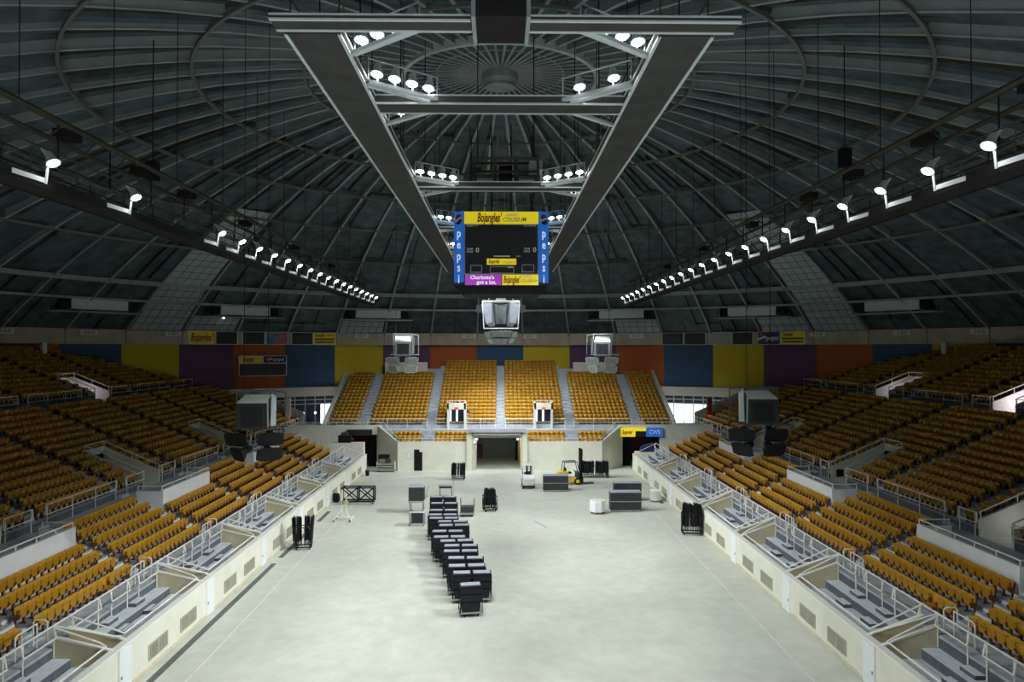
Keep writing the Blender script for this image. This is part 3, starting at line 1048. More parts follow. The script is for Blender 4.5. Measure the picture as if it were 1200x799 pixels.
EX0, EP, EZ0, ER, EN = 34.2, 0.78, 4.32, 0.34, 19      # main end rows (y front, pitch, floor, rise)
EA = [-14.9, -7.45, 0.05, 7.6, 14.95]
ET_EDGE = 19.0
def xcut(y):
    return min(ET_EDGE, math.sqrt(max(0, 49.6 ** 2 - y * y)))
tm = MB()
for r in range(3):
    z = 2.42 + 0.35 * r
    y0 = YW + 0.25 + 0.68 * r
    for s in (-1, 1):
        xo = 10.5 + 0.5 * r
        tm.box(min(s * 2.5, s * xo), max(s * 2.5, s * xo), y0, y0 + 0.68, 0, z)
for s in (-1, 1):
    tm.box(min(s * 3.0, s * 12.8), max(s * 3.0, s * 12.8), YW + 2.30, YW + 2.9, 0, 3.95)
tm.box(-12.8, 12.8, YW + 2.29, EX0, 3.6, 3.96)
tm.box(-23, -12.8, YW + 2.9, EX0, 4.2, 4.3)
tm.box(12.8, 23, YW + 2.9, EX0, 4.2, 4.3)
for r in range(EN):
    y0, z = EX0 + EP * r, EZ0 + ER * r
    xc = xcut(y0 + EP)
    tm.box(-xc, xc, y0, y0 + EP, z - 1.0, z)
endt = struct('end_terrace_floor', tm, M['slate'], label='slate-grey stepped floor of the end stand facing the camera')
hs = MB()
for xa in EA:
    for r in range(EN):
        y0, z = EX0 + EP * r, EZ0 + ER * r
        if abs(xa) + 0.5 > xcut(y0 + EP): continue
        hs.box(xa - 0.5, xa + 0.5, y0 - 0.36, y0, z - ER, z - ER / 2)
hs.build('half_step', M['slate'], endt)
for xa in (-7.45, 7.6):
    MB().box(xa - 0.5, xa + 0.5, YW + 0.3, YW + 2.25, 2.4, 3.45).build('aisle_step', M['cover'], endt)
for s in (-1, 1):
    sw = MB()
    pts = [(EX0 - 0.1, 0), (EX0 + EP * 15, 0), (EX0 + EP * 15, EZ0 + ER * 15 + 0.55), (EX0 - 0.1, EZ0 + 0.45)]
    sw.prism(pts, 'x', s * ET_EDGE, s * (ET_EDGE + 0.25))
    sw.build('end_side_wall', M['cream'], endt)
# booths at the top
BOOTH = [(-14.4, -9.1), (9.2, 14.5)]
for s, (a, b) in zip((-1, 1), BOOTH):
    bm_ = MB().box(a, b, 46.3, 46.5, 8.8, 10.95)
    bo = struct('booth_wall', bm_, M['band'], label='low cream booth wall at the top of the end stand, %s of centre' % SIDE[s])
# end doors in vomitory blocks
for s, cx in ((-1, -4.75), (1, 4.75)):
    v = MB()
    v.box(cx - 1.0, cx - 0.82, EX0 - 0.4, EX0 + 2.3, 3.9, 6.7)
    v.box(cx + 0.82, cx + 1.0, EX0 - 0.4, EX0 + 2.3, 3.9, 6.7)
    v.box(cx - 1.0, cx + 1.0, EX0 - 0.4, EX0 + 0.4, 6.05, 6.7)
    v.box(cx - 0.82, cx + 0.82, EX0 + 0.4, EX0 + 2.3, 6.05, 6.2)
    vb = struct('end_vomitory_wall', v, M['cream'], label='cream doorway block set into the end stand, %s of centre' % SIDE[s])
    MB().box(cx - 0.82, cx + 0.82, EX0 + 0.9, EX0 + 1.0, 3.9, 6.05).build('door_leaf', M['navy'], vb)
    MB().box(cx - 0.10, cx + 0.10, EX0 + 0.87, EX0 + 0.9, 3.95, 5.9).build('daylight_glow', M['lit'], vb)  # emissive strips stand in for daylight showing at the doors
    MB().box(cx - 0.80, cx - 0.62, EX0 + 0.87, EX0 + 0.9, 3.95, 5.9).build('daylight_glow', M['lit'], vb)
    MB().box(cx - 0.2, cx + 0.2, EX0 - 0.43, EX0 - 0.4, 6.1, 6.28).build('exit_strip', M['exit'], vb)
    rail_thing('doorway_rail', 'white rail over the end-stand doorway %s of centre' % SIDE[s], 'railing',
               [(cx - 0.95, EX0 - 0.35, 6.7), (cx - 0.95, EX0 - 0.35, 7.0), (cx + 0.95, EX0 - 0.35, 7.0), (cx + 0.95, EX0 - 0.35, 6.7)],
               [((cx - 0.4, EX0 - 0.35, 6.7), (cx - 0.4, EX0 - 0.35, 7.0)), ((cx + 0.4, EX0 - 0.35, 6.7), (cx + 0.4, EX0 - 0.35, 7.0))], group='doorway rails')
# end seats
for r in range(EN):
    y, z = EX0 + EP * r + 0.44, EZ0 + ER * r
    edges = [-xcut(y + 0.5) + 0.25] + EA + [xcut(y + 0.5) - 0.25]
    for j in range(len(edges) - 1):
        a = edges[j] + (0.5 if j > 0 else 0)
        b = edges[j + 1] - (0.5 if j < len(edges) - 2 else 0)
        n = int((b - a + 0.02) / 0.5)
        off = (b - a - n * 0.5) / 2
        for q in range(max(0, n)):
            x = a + off + 0.25 + 0.5 * q
            if r < 3 and any(abs(x - c) < 1.24 for c in (-4.75, 4.75)): continue
            if r >= 15 and abs(x) > 7.2: continue
            seat_slots.append((x, y, z, -PI / 2, ('end', 0, j, r, q)))
for r in range(3):
    z = 2.42 + 0.35 * r
    y = YW + 0.25 + 0.68 * r + 0.40
    for s in (-1, 1):
        for q in range(17):
            x = s * (3.1 + 0.5 * q)
            if abs(abs(x) - 7.5) < 0.72 or abs(x) > 10.2 + 0.5 * r: continue
            seat_slots.append((x, y, z, -PI / 2, ('endlow', s, 0, r, q)))
# end rails
zr = 3.96
for j, (a, b) in enumerate(((-18.6, -15.4), (-14.4, -7.95), (-6.95, -5.8), (-3.7, -0.5), (0.6, 3.7), (5.8, 7.1), (8.1, 14.4), (15.5, 18.6))):
    Y = EX0 - 0.15
    z0 = 4.3 if abs(a + b) > 25 else 3.96
    n = max(2, int(round((b - a) / 2.1)) + 1)
    posts = [((a + (b - a) * i / (n - 1), Y, z0), (a + (b - a) * i / (n - 1), Y, 5.0)) for i in range(n)]
    rail_thing('guard_rail', 'white rail before the end stand main rows, %s length from the left' % ordn(j + 1), 'railing', [(a, Y, 5.0), (b, Y, 5.0)], posts, r=0.03,
               mids=[[(a, Y, 4.6), (b, Y, 4.6)]], group='end stand rails')
for s in (-1, 1):
    Y = YW + 0.12
    pts = [(s * 2.95, Y, 3.35), (s * 10.6, Y, 3.35), (s * 12.5, YW + 2.7, 4.75), (s * 22.5, YW + 2.7, 4.75)]
    posts = [((s * x, Y, 3.0), (s * x, Y, 3.35)) for x in (2.95, 5.0, 6.9, 8.1, 10.5)] + [((s * x, YW + 2.7, 4.45), (s * x, YW + 2.7, 4.75)) for x in (12.8, 15, 17.5, 20, 22.4)]
    rail_thing('guard_rail', 'low rail along the top of the cream end wall, %s half' % SIDE[s], 'railing', pts, posts, r=0.028, group='end wall rails')
# grandstand seats fill: see SEATS

# ================================================================== SEATS
# local: faces +x, width along y, z = 0 at the tread
def back_mb(lo=False):
    mb = MB()
    n = 4 if lo else 6
    outer = []
    # outline in (y,z) with rounded top, swept through thickness following a slight curve
    zs = [0.34, 0.52, 0.68, 0.79, 0.825] if not lo else [0.34, 0.62, 0.79, 0.825]
    ws = [0.46, 0.485, 0.488, 0.478, 0.435] if not lo else [0.46, 0.488, 0.48, 0.44]
    rings = []
    for z, w in zip(zs, ws):
        x = 0.02 - (z - 0.36) * 0.20
        row_f, row_b = [], []
        for i in range(n + 1):
            t = -1 + 2 * i / n
            cv = 0.035 * t * t
            row_f.append((x + cv, t * w / 2, z))
            row_b.append((x + cv - 0.035, t * w / 2, z))
        rings.append(row_f + row_b[::-1])
    return mb.loft(rings)
def pan_mb(down=False, lo=False):
    mb = MB()
    prof = [(0.0, 0.0), (0.40, 0.02), (0.43, 0.0), (0.40, -0.05), (0.02, -0.07)]
    ang = math.radians(4 if down else 80)
    pts = []
    for (a, b) in prof:
        pts.append((0.05 + a * math.cos(ang) - b * math.sin(ang), 0.36 + a * math.sin(ang) + b * math.cos(ang)))
    rings = []
    for y, k in ((-0.222, 0.94), (-0.20, 1.0), (0.20, 1.0), (0.222, 0.94)) if not lo else ((-0.22, 1.0), (0.22, 1.0)):
        rings.append([(0.05 + (p[0] - 0.05) * k, y, 0.36 + (p[1] - 0.36) * k) for p in pts])
    return mb.loft(rings)
def std_mb(y):
    mb = MB()
    pts = [(0.08, 0.0), (0.08, 0.03), (0.02, 0.09), (0.04, 0.30), (0.16, 0.36), (0.17, 0.44), (0.20, 0.50), (0.20, 0.54), (-0.04, 0.56), (-0.10, 0.76), (-0.14, 0.76), (-0.06, 0.34), (-0.04, 0.06), (-0.14, 0.03), (-0.14, 0.0)]
    return mb.prism(pts, 'y', y - 0.014, y + 0.014)
def std_lo_mb(y):
    return MB().prism([(0.10, 0.0), (0.05, 0.42), (0.20, 0.54), (-0.10, 0.76), (-0.06, 0.30), (-0.10, 0.0)], 'y', y - 0.014, y + 0.014)

def squash(mb, k=0.885):
    mb.v = [(p[0], p[1], p[2] * k) for p in mb.v]
    return mb
def project(x, y, z):
    d = y - CAMY
    return CX + x * F / d, CY - (z - CAMZ) * F / d, d
cand = []
for i, (x, y, z, rz, info) in enumerate(seat_slots):
    px, py, d = project(x, y, z + 0.5)
    if info[0] == 'low' and 4 < px < 1196 and py < 792 and d > 5:
        cand.append((math.sqrt(d * d + x * x), i))
cand.sort()
indiv = set(i for _, i in cand[:300])

BLOCK = {0: 'nearest', 1: 'second', 2: 'third', 3: 'fourth', 4: 'fifth', 5: 'sixth', 6: 'farthest'}
back_me = squash(back_mb()).mesh('backrest', M['seat'])
pan_me = squash(pan_mb()).mesh('seat_pan', M['pan'])
pan_dn = squash(pan_mb(True)).mesh('seat_pan', M['pan'])
for me in (back_me,):
    me.shade_smooth()
std_me = [squash(std_mb(q_)).mesh('side_standard', M['standard']) for q_ in (-0.235, 0.235)]
DOWN = {(-1, 1, 0, 9), (1, 1, 0, 2)}
for i in sorted(indiv):
    x, y, z, rz, (nm, s, k, r, q) = seat_slots[i]
    dn = (s, k, r, q) in DOWN
    o = bpy.data.objects.new('stadium_seat', None)
    COL.objects.link(o)
    o.empty_display_size = 0.2
    o.location = (x, y, z)
    o.rotation_euler = (0, 0, rz)
    lab = 'ochre seat%s, %s from far aisle, %s row up, %s block, %s stand' % (' folded down' if dn else '', ordn(14 - q), ordn(r + 1), BLOCK[k], SIDE[s])
    tag(o, lab, 'seat', 'ochre seats of the lower stands')
    for nm_, me in (('backrest', back_me), ('seat_pan', pan_dn if dn else pan_me), ('side_standard', std_me[0]), ('side_standard', std_me[1])):
        c = bpy.data.objects.new(nm_, me)
        c.parent = o
        COL.objects.link(c)

# all remaining seats: one mass
tv, tf, tm_i = [], [], []
for mb, mi in ((back_mb(True), 0), (pan_mb(False, True), 1), (std_lo_mb(-0.235), 2), (std_lo_mb(0.235), 2)):
    squash(mb)
    n0 = len(tv)
    tv += [tuple(p) for p in mb.v]
    for f_ in mb.f:
        tf.append(tuple(a + n0 for a in f_)); tm_i.append(mi)
tmp = bpy.data.meshes.new('tmp')
tmp.from_pydata(tv, [], tf)
bm_fix(tmp)
tv = np.array([v.co[:] for v in tmp.vertices])
tf = [tuple(p.vertices) for p in tmp.polygons]
bpy.data.meshes.remove(tmp)
rest = [seat_slots[i] for i in range(len(seat_slots)) if i not in indiv]
rest = [r_ for r_ in rest if (lambda p: -80 < p[0] < 1280 and p[1] < 900)(project(r_[0], r_[1], r_[2]))]
V = []
for (x, y, z, rz, info) in rest:
    c, s_ = math.cos(rz), math.sin(rz)
    V.append(np.stack([x + c * tv[:, 0] - s_ * tv[:, 1], y + s_ * tv[:, 0] + c * tv[:, 1], z + tv[:, 2]], 1))
V = np.concatenate(V)
me = bpy.data.meshes.new('stadium_seats')
nv, nl = len(tv), len(rest)
loops = np.array([a for f_ in tf for a in f_])
lens = np.array([len(f_) for f_ in tf])
allv = (loops[None, :] + (np.arange(nl) * nv)[:, None]).ravel()
ls = np.concatenate([[0], np.cumsum(np.tile(lens, nl))[:-1]])
me.vertices.add(len(V)); me.vertices.foreach_set('co', V.ravel())
me.loops.add(len(allv)); me.loops.foreach_set('vertex_index', allv)
me.polygons.add(len(ls)); me.polygons.foreach_set('loop_start', ls)
me.materials.append(M['seat']); me.materials.append(M['pan']); me.materials.append(M['standard'])
me.polygons.foreach_set('material_index', np.tile(np.array(tm_i), nl))
me.update(calc_edges=True)
me.validate()
o = link_mesh('stadium_seats', me)
tag(o, 'all the other ochre folding seats filling the stands in rows', 'seats', 'ochre seats of the lower stands', 'stuff')
del o['group']
print('SEATS', len(seat_slots), len(rest))

# ================================================================== OVERHEAD
# ------------------------------------------------------------------ floodlight builders
def spot(name, parent, loc, target, watts, size_deg, blend, soft=0.35):
    ld = bpy.data.lights.new(name, 'SPOT')
    ld.energy = watts
    ld.color = LAMP_COLOR
    ld.spot_size = math.radians(size_deg)
    ld.spot_blend = blend
    ld.shadow_soft_size = soft
    o = bpy.data.objects.new(name, ld)
    COL.objects.link(o)
    o.parent = parent
    o.location = loc
    base = Vector(parent.location)
    Rinv = Matrix.Rotation(-parent.rotation_euler.z, 3, 'Z')
    d = Rinv @ (Vector(target) - base) - Vector(loc)
    o.rotation_euler = d.to_track_quat('-Z', 'Y').to_euler()
    return o
def lamp_head_mb(dirv):
    """bell reflector pointing along dirv; returns (housing, lens)"""
    d = Vector(dirv).normalized()
    h, l = MB(), MB()
    h.tube(-d * 0.26, -d * 0.10, 0.09, 10, 0.13)
    h.tube(-d * 0.10, d * 0.14, 0.12, 10, 0.21)
    l.tube(d * 0.142, d * 0.165, 0.16, 10, 0.13)
    return h, l

# ------------------------------------------------------------------ centre lighting grid of catwalk channels
ZG = CAMZ + 8.0
grid = thing('lighting_grid', 'steel lighting grid of flat catwalk channels hung under the dome', 'lighting grid', (0, 0, ZG))
XM = 4.75
def channel(name, p, q, w, h=0.26):
    mb = MB()
    p, q = Vector(p), Vector(q)
    d = (q - p).normalized()
    sd_ = Vector((d.y, -d.x, 0))
    mb.bar(p, q, w, 0.05)
    o = mb.build(name, M['channel'], grid)
    for sgn in (-1, 1):
        off = sd_ * (w / 2) * sgn + Vector((0, 0, h / 2 - 0.03))
        MB().bar(p + off, q + off, 0.05, h).build('channel_lip', M['channel'], o)
        for zz in (-h / 2, h / 2):
            MB().bar(p + off + Vector((0, 0, zz)), q + off + Vector((0, 0, zz)), 0.09, 0.045).build('channel_flange', M['steel_l'], o)
    return o
for s in (-1, 1):
    channel('long_catwalk', (s * XM, -28.2, 0), (s * XM, 29.5, 0), 1.35)
    rl = MB()
    for off in (-0.62, 0.62):
        for z in (0.55, 1.0):
            rl.tube((s * XM + off, -28.2, z), (s * XM + off, 29.5, z), 0.022, 5)
        for k in range(15):
            y = -28.0 + 57.4 * k / 14
            rl.tube((s * XM + off, y, 0), (s * XM + off, y, 1.0), 0.02, 5)
    rl.build('catwalk_handrail', M['rust'], grid)
CROSS = [-28.7, -22.4, -10.0, 2.0, 14.0, 26.0]
for k, y in enumerate(CROSS):
    if k == 0:
        channel('cross_catwalk', (-5.6, y, 0.02), (-0.72, y, 0.02), 0.62, 0.12)
        channel('cross_catwalk', (0.72, y, 0.02), (5.9, y, 0.02), 0.62, 0.12)
    else:
        channel('cross_catwalk', (-XM + 0.7, y, 0.02), (XM - 0.7, y, 0.02), 1.0 if k == 1 else 0.9)
    for s in (-1, 1):
        for sy in (-1, 1):
            if k == 0 and sy < 0: continue
            if k == 5 and sy > 0: continue
            MB().bar((s * (XM - 0.66), y + sy * 2.0, 0.06), (s * (XM - 2.5), y + sy * 0.4, 0.06), 0.16, 0.10).build('corner_brace', M['steel_l'], grid)
for s in (-1, 1):
    for y in (-25, -16, -6, 4, 14, 24):
        for off in (-0.6, 0.6):
            x = s * XM + off
            MB().tube((x, y, 0), (x, y, dome_z(math.hypot(x, y)) - ZG - 0.3), 0.022, 4).build('hanger_rod', M['steel_d'], grid)
# square stanchion plate on the left channel
MB().bar((-XM - 0.62, -21.9, 0.05), (-XM + 0.6, -21.2, 0.05), 0.7, 0.04).build('gusset_plate', M['steel_l'], grid)
# box in the middle of the near cross beam
hb = thing('hoist_box', 'dark steel box in the middle of the nearest cross catwalk', 'hoist', (0.02, -28.55, CAMZ + 7.95))
MB().box(-0.64, 0.64, -0.8, 0.8, 0, 0.95).build('body', M['steel_d'], hb, bevel=0.02)
for x in (-0.66, 0.66):
    MB().box(x - 0.05, x + 0.05, -0.86, 0.86, -0.04, 1.0).build('side_plate', M['steel'], hb)
tb = MB()
for x in (-0.5, 0.5):
    tb.tube((x, 0, 0.9), (x, 0, dome_z(28.5) - CAMZ - 8.2), 0.03, 5)
tb.build('hanger_rod', M['steel_d'], hb)
# winch frame above the scoreboard, on the third cross catwalk
wf = thing('winch_frame', 'dark winch frame with drums above the scoreboard', 'winch', (0.3, -7.4, ZG + 0.5))
fr = MB()
for x in (-1.7, -0.55, 0.55, 1.7):
    fr.box(x - 0.07, x + 0.07, -0.6, -0.45, 0, 1.6)
    fr.box(x - 0.07, x + 0.07, 0.45, 0.6, 0, 1.6)
for z in (0.0, 0.8, 1.5):
    for y in (-0.52, 0.52):
        fr.box(-1.75, 1.75, y - 0.07, y + 0.07, z, z + 0.12)
fr.build('frame', M['rust'], wf)
for x in (-1.1, 1.1):
    MB().tube((x - 0.4, 0, 0.45), (x + 0.4, 0, 0.45), 0.32, 14).build('drum', M['steel'], wf)
MB().box(-0.35, 0.35, -0.4, 0.4, 0.25, 1.2).build('motor', M['steel_d'], wf)
MB().box(1.25, 1.95, -0.55, 0.5, 0.95, 1.45).build('control_box', M['grey'], wf)
for x in (-1.5, 1.5):
    MB().tube((x, 0, 1.5), (x, 0, dome_z(7.5) - ZG - 0.6), 0.03, 5).build('hanger_rod', M['steel_d'], wf)
    MB().tube((x, 0, -0.46), (x, 0, 0.1), 0.04, 5).build('hanger_rod', M['steel_d'], wf)

# ------------------------------------------------------------------ floodlight banks on the grid
def flood_bank(label, p, q, n, lift, light=True):
    p, q = Vector(p), Vector(q)
    c = (p + q) / 2
    t = thing('floodlight_bank', label, 'floodlight', (c.x, c.y, ZG), 0, 'floodlight banks of the centre grid')
    p, q = p - c, q - c
    off = Vector((0, 0, lift))
    sb = MB()
    sb.bar(p + Vector((0, 0, 0.12)), q + Vector((0, 0, 0.12)), 0.14, 0.10)
    sb.build('bank_bar', M['steel_l'], t)
    fm_ = MB()
    fm_.tube(p + off * 1.5, q + off * 1.5, 0.025, 5)
    fm_.tube(p + Vector((0, 0, 0.1)), p + off * 1.5, 0.025, 5)
    fm_.tube(q + Vector((0, 0, 0.1)), q + off * 1.5, 0.025, 5)
    fm_.build('bank_frame', M['steel_l'], t)
    for k in range(n):
        a = p + (q - p) * ((k + 0.5) / n)
        dirv = Vector((c.x * 0.03, -0.30, -1.0))
        h, l = lamp_head_mb(dirv)
        ho = h.build('floodlight', M['steel_l'], t)
        ho.location = a + off * 0.95
        l.build('lens', M['glow'], ho)
        MB().tube((0, 0, -0.1), -off * 0.75, 0.03, 5).build('bracket', M['steel_l'], ho)
    if light:
        sg = 1 if c.x > 0 else -1
        tgt = (c.x * 0.9, c.y * 0.85 + 6.0, 0) if c.y < 22 else (c.x * 1.8, 37.0, 4.0)
        spot('floodlight_beam', t, (0, 0, -0.25), tgt, GRID_WATTS * (0.62 if c.y < -24 else 1.0 if c.y < 22 else 1.6), 102, 1.0, 0.5)
    return t
bank_n = 0
LBL = {
    (1, -1, 1): 'bright', }
names_cross = {0: 'nearest', 1: 'second', 2: 'third', 3: 'fourth', 4: 'fifth', 5: 'farthest'}
for k, y in enumerate(CROSS):
    for s in (-1, 1):
        for sy in (-1, 1):
            if k == 0 and sy < 0: continue
            if k == 5 and sy > 0: continue
            n = 4
            if k == 1 and s > 0 and sy > 0: continue          # unlit bare brace
            if k == 1 and s > 0: n = 2
            if k == 1 and s < 0 and sy > 0: n = 2
            if k == 2 and sy > 0 and s < 0: n = 2
            lab = 'floodlight bank on the %s side of the %s cross catwalk, %s end' % ('near' if sy < 0 else 'far', names_cross[k], SIDE[s])
            flood_bank(lab, (s * (XM - 0.75), y + sy * 2.1, ZG), (s * (XM - 2.7), y + sy * 0.5, ZG), n, 0.55, light=not (k in (2, 3, 4) and sy > 0))

# ------------------------------------------------------------------ side catwalks with floodlights
ZC_ = CAMZ + 5.0
XC = 14.05
for s in (-1, 1):
    sd = SIDE[s]
    cw = thing('side_catwalk', 'long dark catwalk lined with floodlights under the %s side of the dome' % sd, 'catwalk', (s * XC, 0, ZC_))
    y0, y1 = -30.0, 33.5
    MB().box(-0.45, 0.45, y0, y1, -0.16, 0.0).build('walkway_deck', M['steel_d'], cw)
    tbm = MB()
    for x in (-0.45, 0.45):
        tbm.box(x - 0.03, x + 0.03, y0, y1, -0.2, 0.12)
    tbm.build('toe_board', M['steel_d'], cw)
    hm = MB()
    for x in (-0.42, 0.42):
        for z in (0.55, 1.0):
            hm.tube((x, y0, z), (x, y1, z), 0.03, 5)
        for k in range(28):
            y = y0 + (y1 - y0) * k / 27
            hm.tube((x, y, 0), (x, y, 1.0), 0.025, 4)
    hm.build('handrail', M['rust'], cw)
    for k in range(20):
        y = y0 + 1 + (y1 - y0 - 2) * k / 19
        MB().tube((s * 0.42, y, 0.9), (s * 0.42, y, 2.45), 0.03, 4).build('hanger_rod', M['steel_d'], cw)
    pm = thing('service_truss', 'dark service pipe truss above the %s side catwalk' % sd, 'truss', (s * 14.45, 0, CAMZ + 7.45))
    tm = MB()
    tm.tube((0, -36, 0), (0, 35.5, 0), 0.11, 6)
    tm.tube((s * 0.5, -36, -0.45), (s * 0.5, 35.5, -0.45), 0.08, 6)
    for k in range(34):
        y = -35 + 70 * k / 33
        tm.tube((0, y, 0), (s * 0.5, y, -0.45), 0.04, 4)
    tm.build('chord_pipe', M['rust'], pm)
    for k, y in enumerate((-27, -21.6, -16.4, -12, -4, 6, 18)):
        MB().cbox((s * 0.25, y, -0.2), (0.5, 0.9, 0.28)).build('junction_box', M['steel_d'], pm)
    for k in range(12):
        y = -30 + 60 * k / 11
        MB().tube((0, y, 0), (0, y, dome_z(math.hypot(14.45, y)) - CAMZ - 7.45 - 0.3), 0.02, 4).build('hanger_rod', M['steel_d'], pm)
    # lamps
    ds = [19.9 + 2.86 * k for k in range(22)]
    if s < 0:
        ds = [22.2, 27.2] + [35.6 + 2.75 * k for k in range(17)]
    ds = [d for d in ds if d + CAMY < y1 - 0.5]
    for j, d in enumerate(ds):
        y = d + CAMY
        t = thing('floodlight', '%s glowing floodlight from the camera end on the %s side catwalk' % (ordn(j + 1) if j < 20 else 'twenty-%s' % ordn(j - 19), sd), 'floodlight',
                  (s * (XC - 0.62), y, ZC_ + 0.62), 0, 'floodlights of the side catwalks')
        h, l = lamp_head_mb((-s * 0.5, -0.22, -0.85))
        ho = h.build('reflector', M['steel_l'], t)
        ho.location = (-s * 0.12, 0, 0)
        l.build('lens', M['glow'], ho)
        MB().path([(0.0, 0, 0.05), (s * 0.2, 0.0, 0.34), (s * 0.2, 0.5, 0.3)], 0.03, 5).build('yoke', M['steel_l'], t)
        pb = MB(); pb.bar((s * 0.13, 0.1, -0.60), (s * 0.13, -1.4, -0.64), 0.03, 0.14)  # white plate added as the lamplit stretch of the dark toe board
        pb.tube((s * 0.10, 0.08, -0.70), (0, 0.02, -0.08), 0.04, 5)
        pb.build('lit_toe_plate', M['white'], t)
        if j % 2 == 0:
            spot('floodlight_beam', t, (-s * 0.2, -0.12, -0.3), (-s * 11.2, y + (5 if y < 8 else 10), 0.0), CATWALK_WATTS, 41, 1.0, 0.35)

# ------------------------------------------------------------------ duct units and lamp ring bulbs round the eaves
for i, (az, lab) in enumerate(((-57.6, 'farthest left'), (-38.5, 'second from left'), (-19.0, 'third from left'), (19.0, 'third from right'), (38.5, 'second from right'), (57.4, 'farthest right'))):
    a = math.radians(az)
    p = pol(45.4, a, 16.35)
    t = thing('duct_unit', 'pale grey ventilation duct box under the eaves, %s' % lab, 'duct', p, -a, 'ventilation duct boxes')
    MB().box(-2.7, 2.7, -0.55, 0.55, 0, 1.05).build('duct_box', M['duct'], t, bevel=0.03)
    for x in (-3.2, 3.2):
        MB().box(x - 0.45, x + 0.45, -0.5, 0.5, 0.0, 0.95).build('fan_housing', M['steel_d'], t)
    MB().box(-4.2, 4.2, -0.7, -0.55, -0.3, -0.2).build('unit_bracket', M['steel'], t)
    MB().box(-4.2, 4.2, 0.55, 0.7, -0.3, -0.2).build('unit_bracket', M['steel'], t)
    for x in (-3.9, 3.9):
        MB().tube((x, 0.6, -0.3), (x, 0.6, 1.6), 0.04, 4).build('hanger_rod', M['steel_d'], t)
        MB().tube((x, -0.6, -0.3), (x, -0.6, 1.7), 0.04, 4).build('hanger_rod', M['steel_d'], t)
for i, (px, py, lab) in enumerate(((15, 333, 'leftmost, under the lamp ring'), (220, 350, 'second from left, under the lamp ring'), (262, 372, 'low, above the yellow fascia sign at left'),
                                   (940, 350, 'second from right, under the lamp ring'), (1135, 334, 'rightmost, under the lamp ring'), (995, 367, 'low, right of the yellow fascia sign'))):
    t_ = PX(px, 1.0)
    rr = 44.6 if py < 360 else 46.8
    A, B, Cc = 1 + t_ * t_, 2 * CAMY, CAMY ** 2 - rr * rr
    d = (-B + math.sqrt(B * B - 4 * A * Cc)) / (2 * A)
    p = P(px, py, d)
    t = thing('eaves_lamp', 'small warm pinkish lamp near the eaves, ' + lab, 'lamp', p, 0, 'warm eaves lamps')
    MB().sphere((0, 0, 0), 0.13, 8, 6).build('bulb', M['warm'], t)
    sh = MB(); sh.loft([[(rr_ * math.cos(2 * PI * k / 12), rr_ * math.sin(2 * PI * k / 12), z) for k in range(12)] for rr_, z in ((0.30, 0.05), (0.10, 0.22), (0.03, 0.25))])
    sh.build('shade', M['steel'], t)
    MB().tube((0, 0, 0.2), (0, 0, max(0.4, dome_z(rr) - p.z - 0.1)), 0.02, 4).build('stem', M['steel_d'], t)

# dark hanging loudspeakers from the dome
for s, px, py, d in ((-1, 179, 200, 36), (1, 990, 185, 36)):
    p = P(px, py, d)
    t = thing('hanging_speaker', 'small black box hung on a cable under the %s side of the dome' % SIDE[s], 'speaker', p)
    MB().box(-0.25, 0.25, -0.25, 0.25, -0.45, 0.45).build('cabinet', M['black'], t, bevel=0.03)
    MB().tube((0, 0, 0.45), (0, 0, dome_z(math.hypot(p.x, p.y)) - p.z - 0.5), 0.03, 4).build('cable', M['steel_d'], t)

# ------------------------------------------------------------------ scoreboard
YS = 43.8 + CAMY
k_ = 43.8 / F
sbx = thing('scoreboard', 'four-sided hanging scoreboard with yellow and purple banners and blue side panels', 'scoreboard', (0, -1.0, PZ(334, 43.8)))
def SX(px): return PX(px, 43.8)
def SZ(py): return PZ(py, 43.8) - PZ(334, 43.8)
yf = YS + 1.0                                # front face y in local coordinates
x0, x1 = SX(544), SX(631)
xc = (x0 + x1) / 2
H = SZ(248)
hw = (x1 - x0) / 2
ch = 0.62
def octo(hw_, yb):
    return [(xc - hw_, yf), (xc + hw_, yf), (xc + hw_ + ch, yf + ch), (xc + hw_ + ch, yf + ch + yb), (xc + hw_, yf + 2 * ch + yb), (xc - hw_, yf + 2 * ch + yb), (xc - hw_ - ch, yf + ch + yb), (xc - hw_ - ch, yf + ch)]
YB = 3.2
MB().prism(octo(hw, YB), 'z', 0, H).build('cabinet', M['sign_k'], sbx)
bt = MB()
o1 = octo(hw, YB)
cx_, cy_ = xc, yf + ch + YB / 2
o2 = [(cx_ + (x - cx_) * 0.82, cy_ + (y - cy_) * 0.82) for x, y in o1]
bt.loft([[(x, y, -0.50) for x, y in o2], [(x, y, 0.0) for x, y in o1]])
bt.build('bottom_skirt', M['black'], sbx)
for k in range(5):
    MB().tube((xc - 1.6 + 0.8 * k, yf + 0.35, -0.3), (xc - 1.6 + 0.8 * k, yf + 0.25, -0.36), 0.13, 10, 0.16).build('speaker_port', M['steel_d'], sbx)
def panel(name, m, a, b, c, d, dy=0.02, th=0.03, parent=sbx):
    """screen rectangle px a..b, py c..d on the front face"""
    X0, X1, Z0, Z1 = SX(a), SX(b), SZ(d), SZ(c)
    return MB().box(X0, X1, yf - dy, yf - dy + th, Z0, Z1).build(name, M[m], parent)
def put(name, s, m, px, py, h, width=None, shear=0, bold=0, dy=0.03, parent=sbx):
    return text(name, s, h, M[m], parent, (SX(px), yf - dy, SZ(py)), shear=shear, bold=bold, width=width)
px_ = lambda n: n * k_
panel('top_banner', 'glow_y', 544, 631, 248, 262.5)
put('logo_lettering', "Bojangles'", 'sign_red', 573, 255.5, px_(15), px_(29), shear=0.25, bold=0.022, dy=0.045)
put('banner_lettering', 'COLISEUM', 'ink', 603, 257.5, px_(7), px_(27), bold=0.004, dy=0.045)
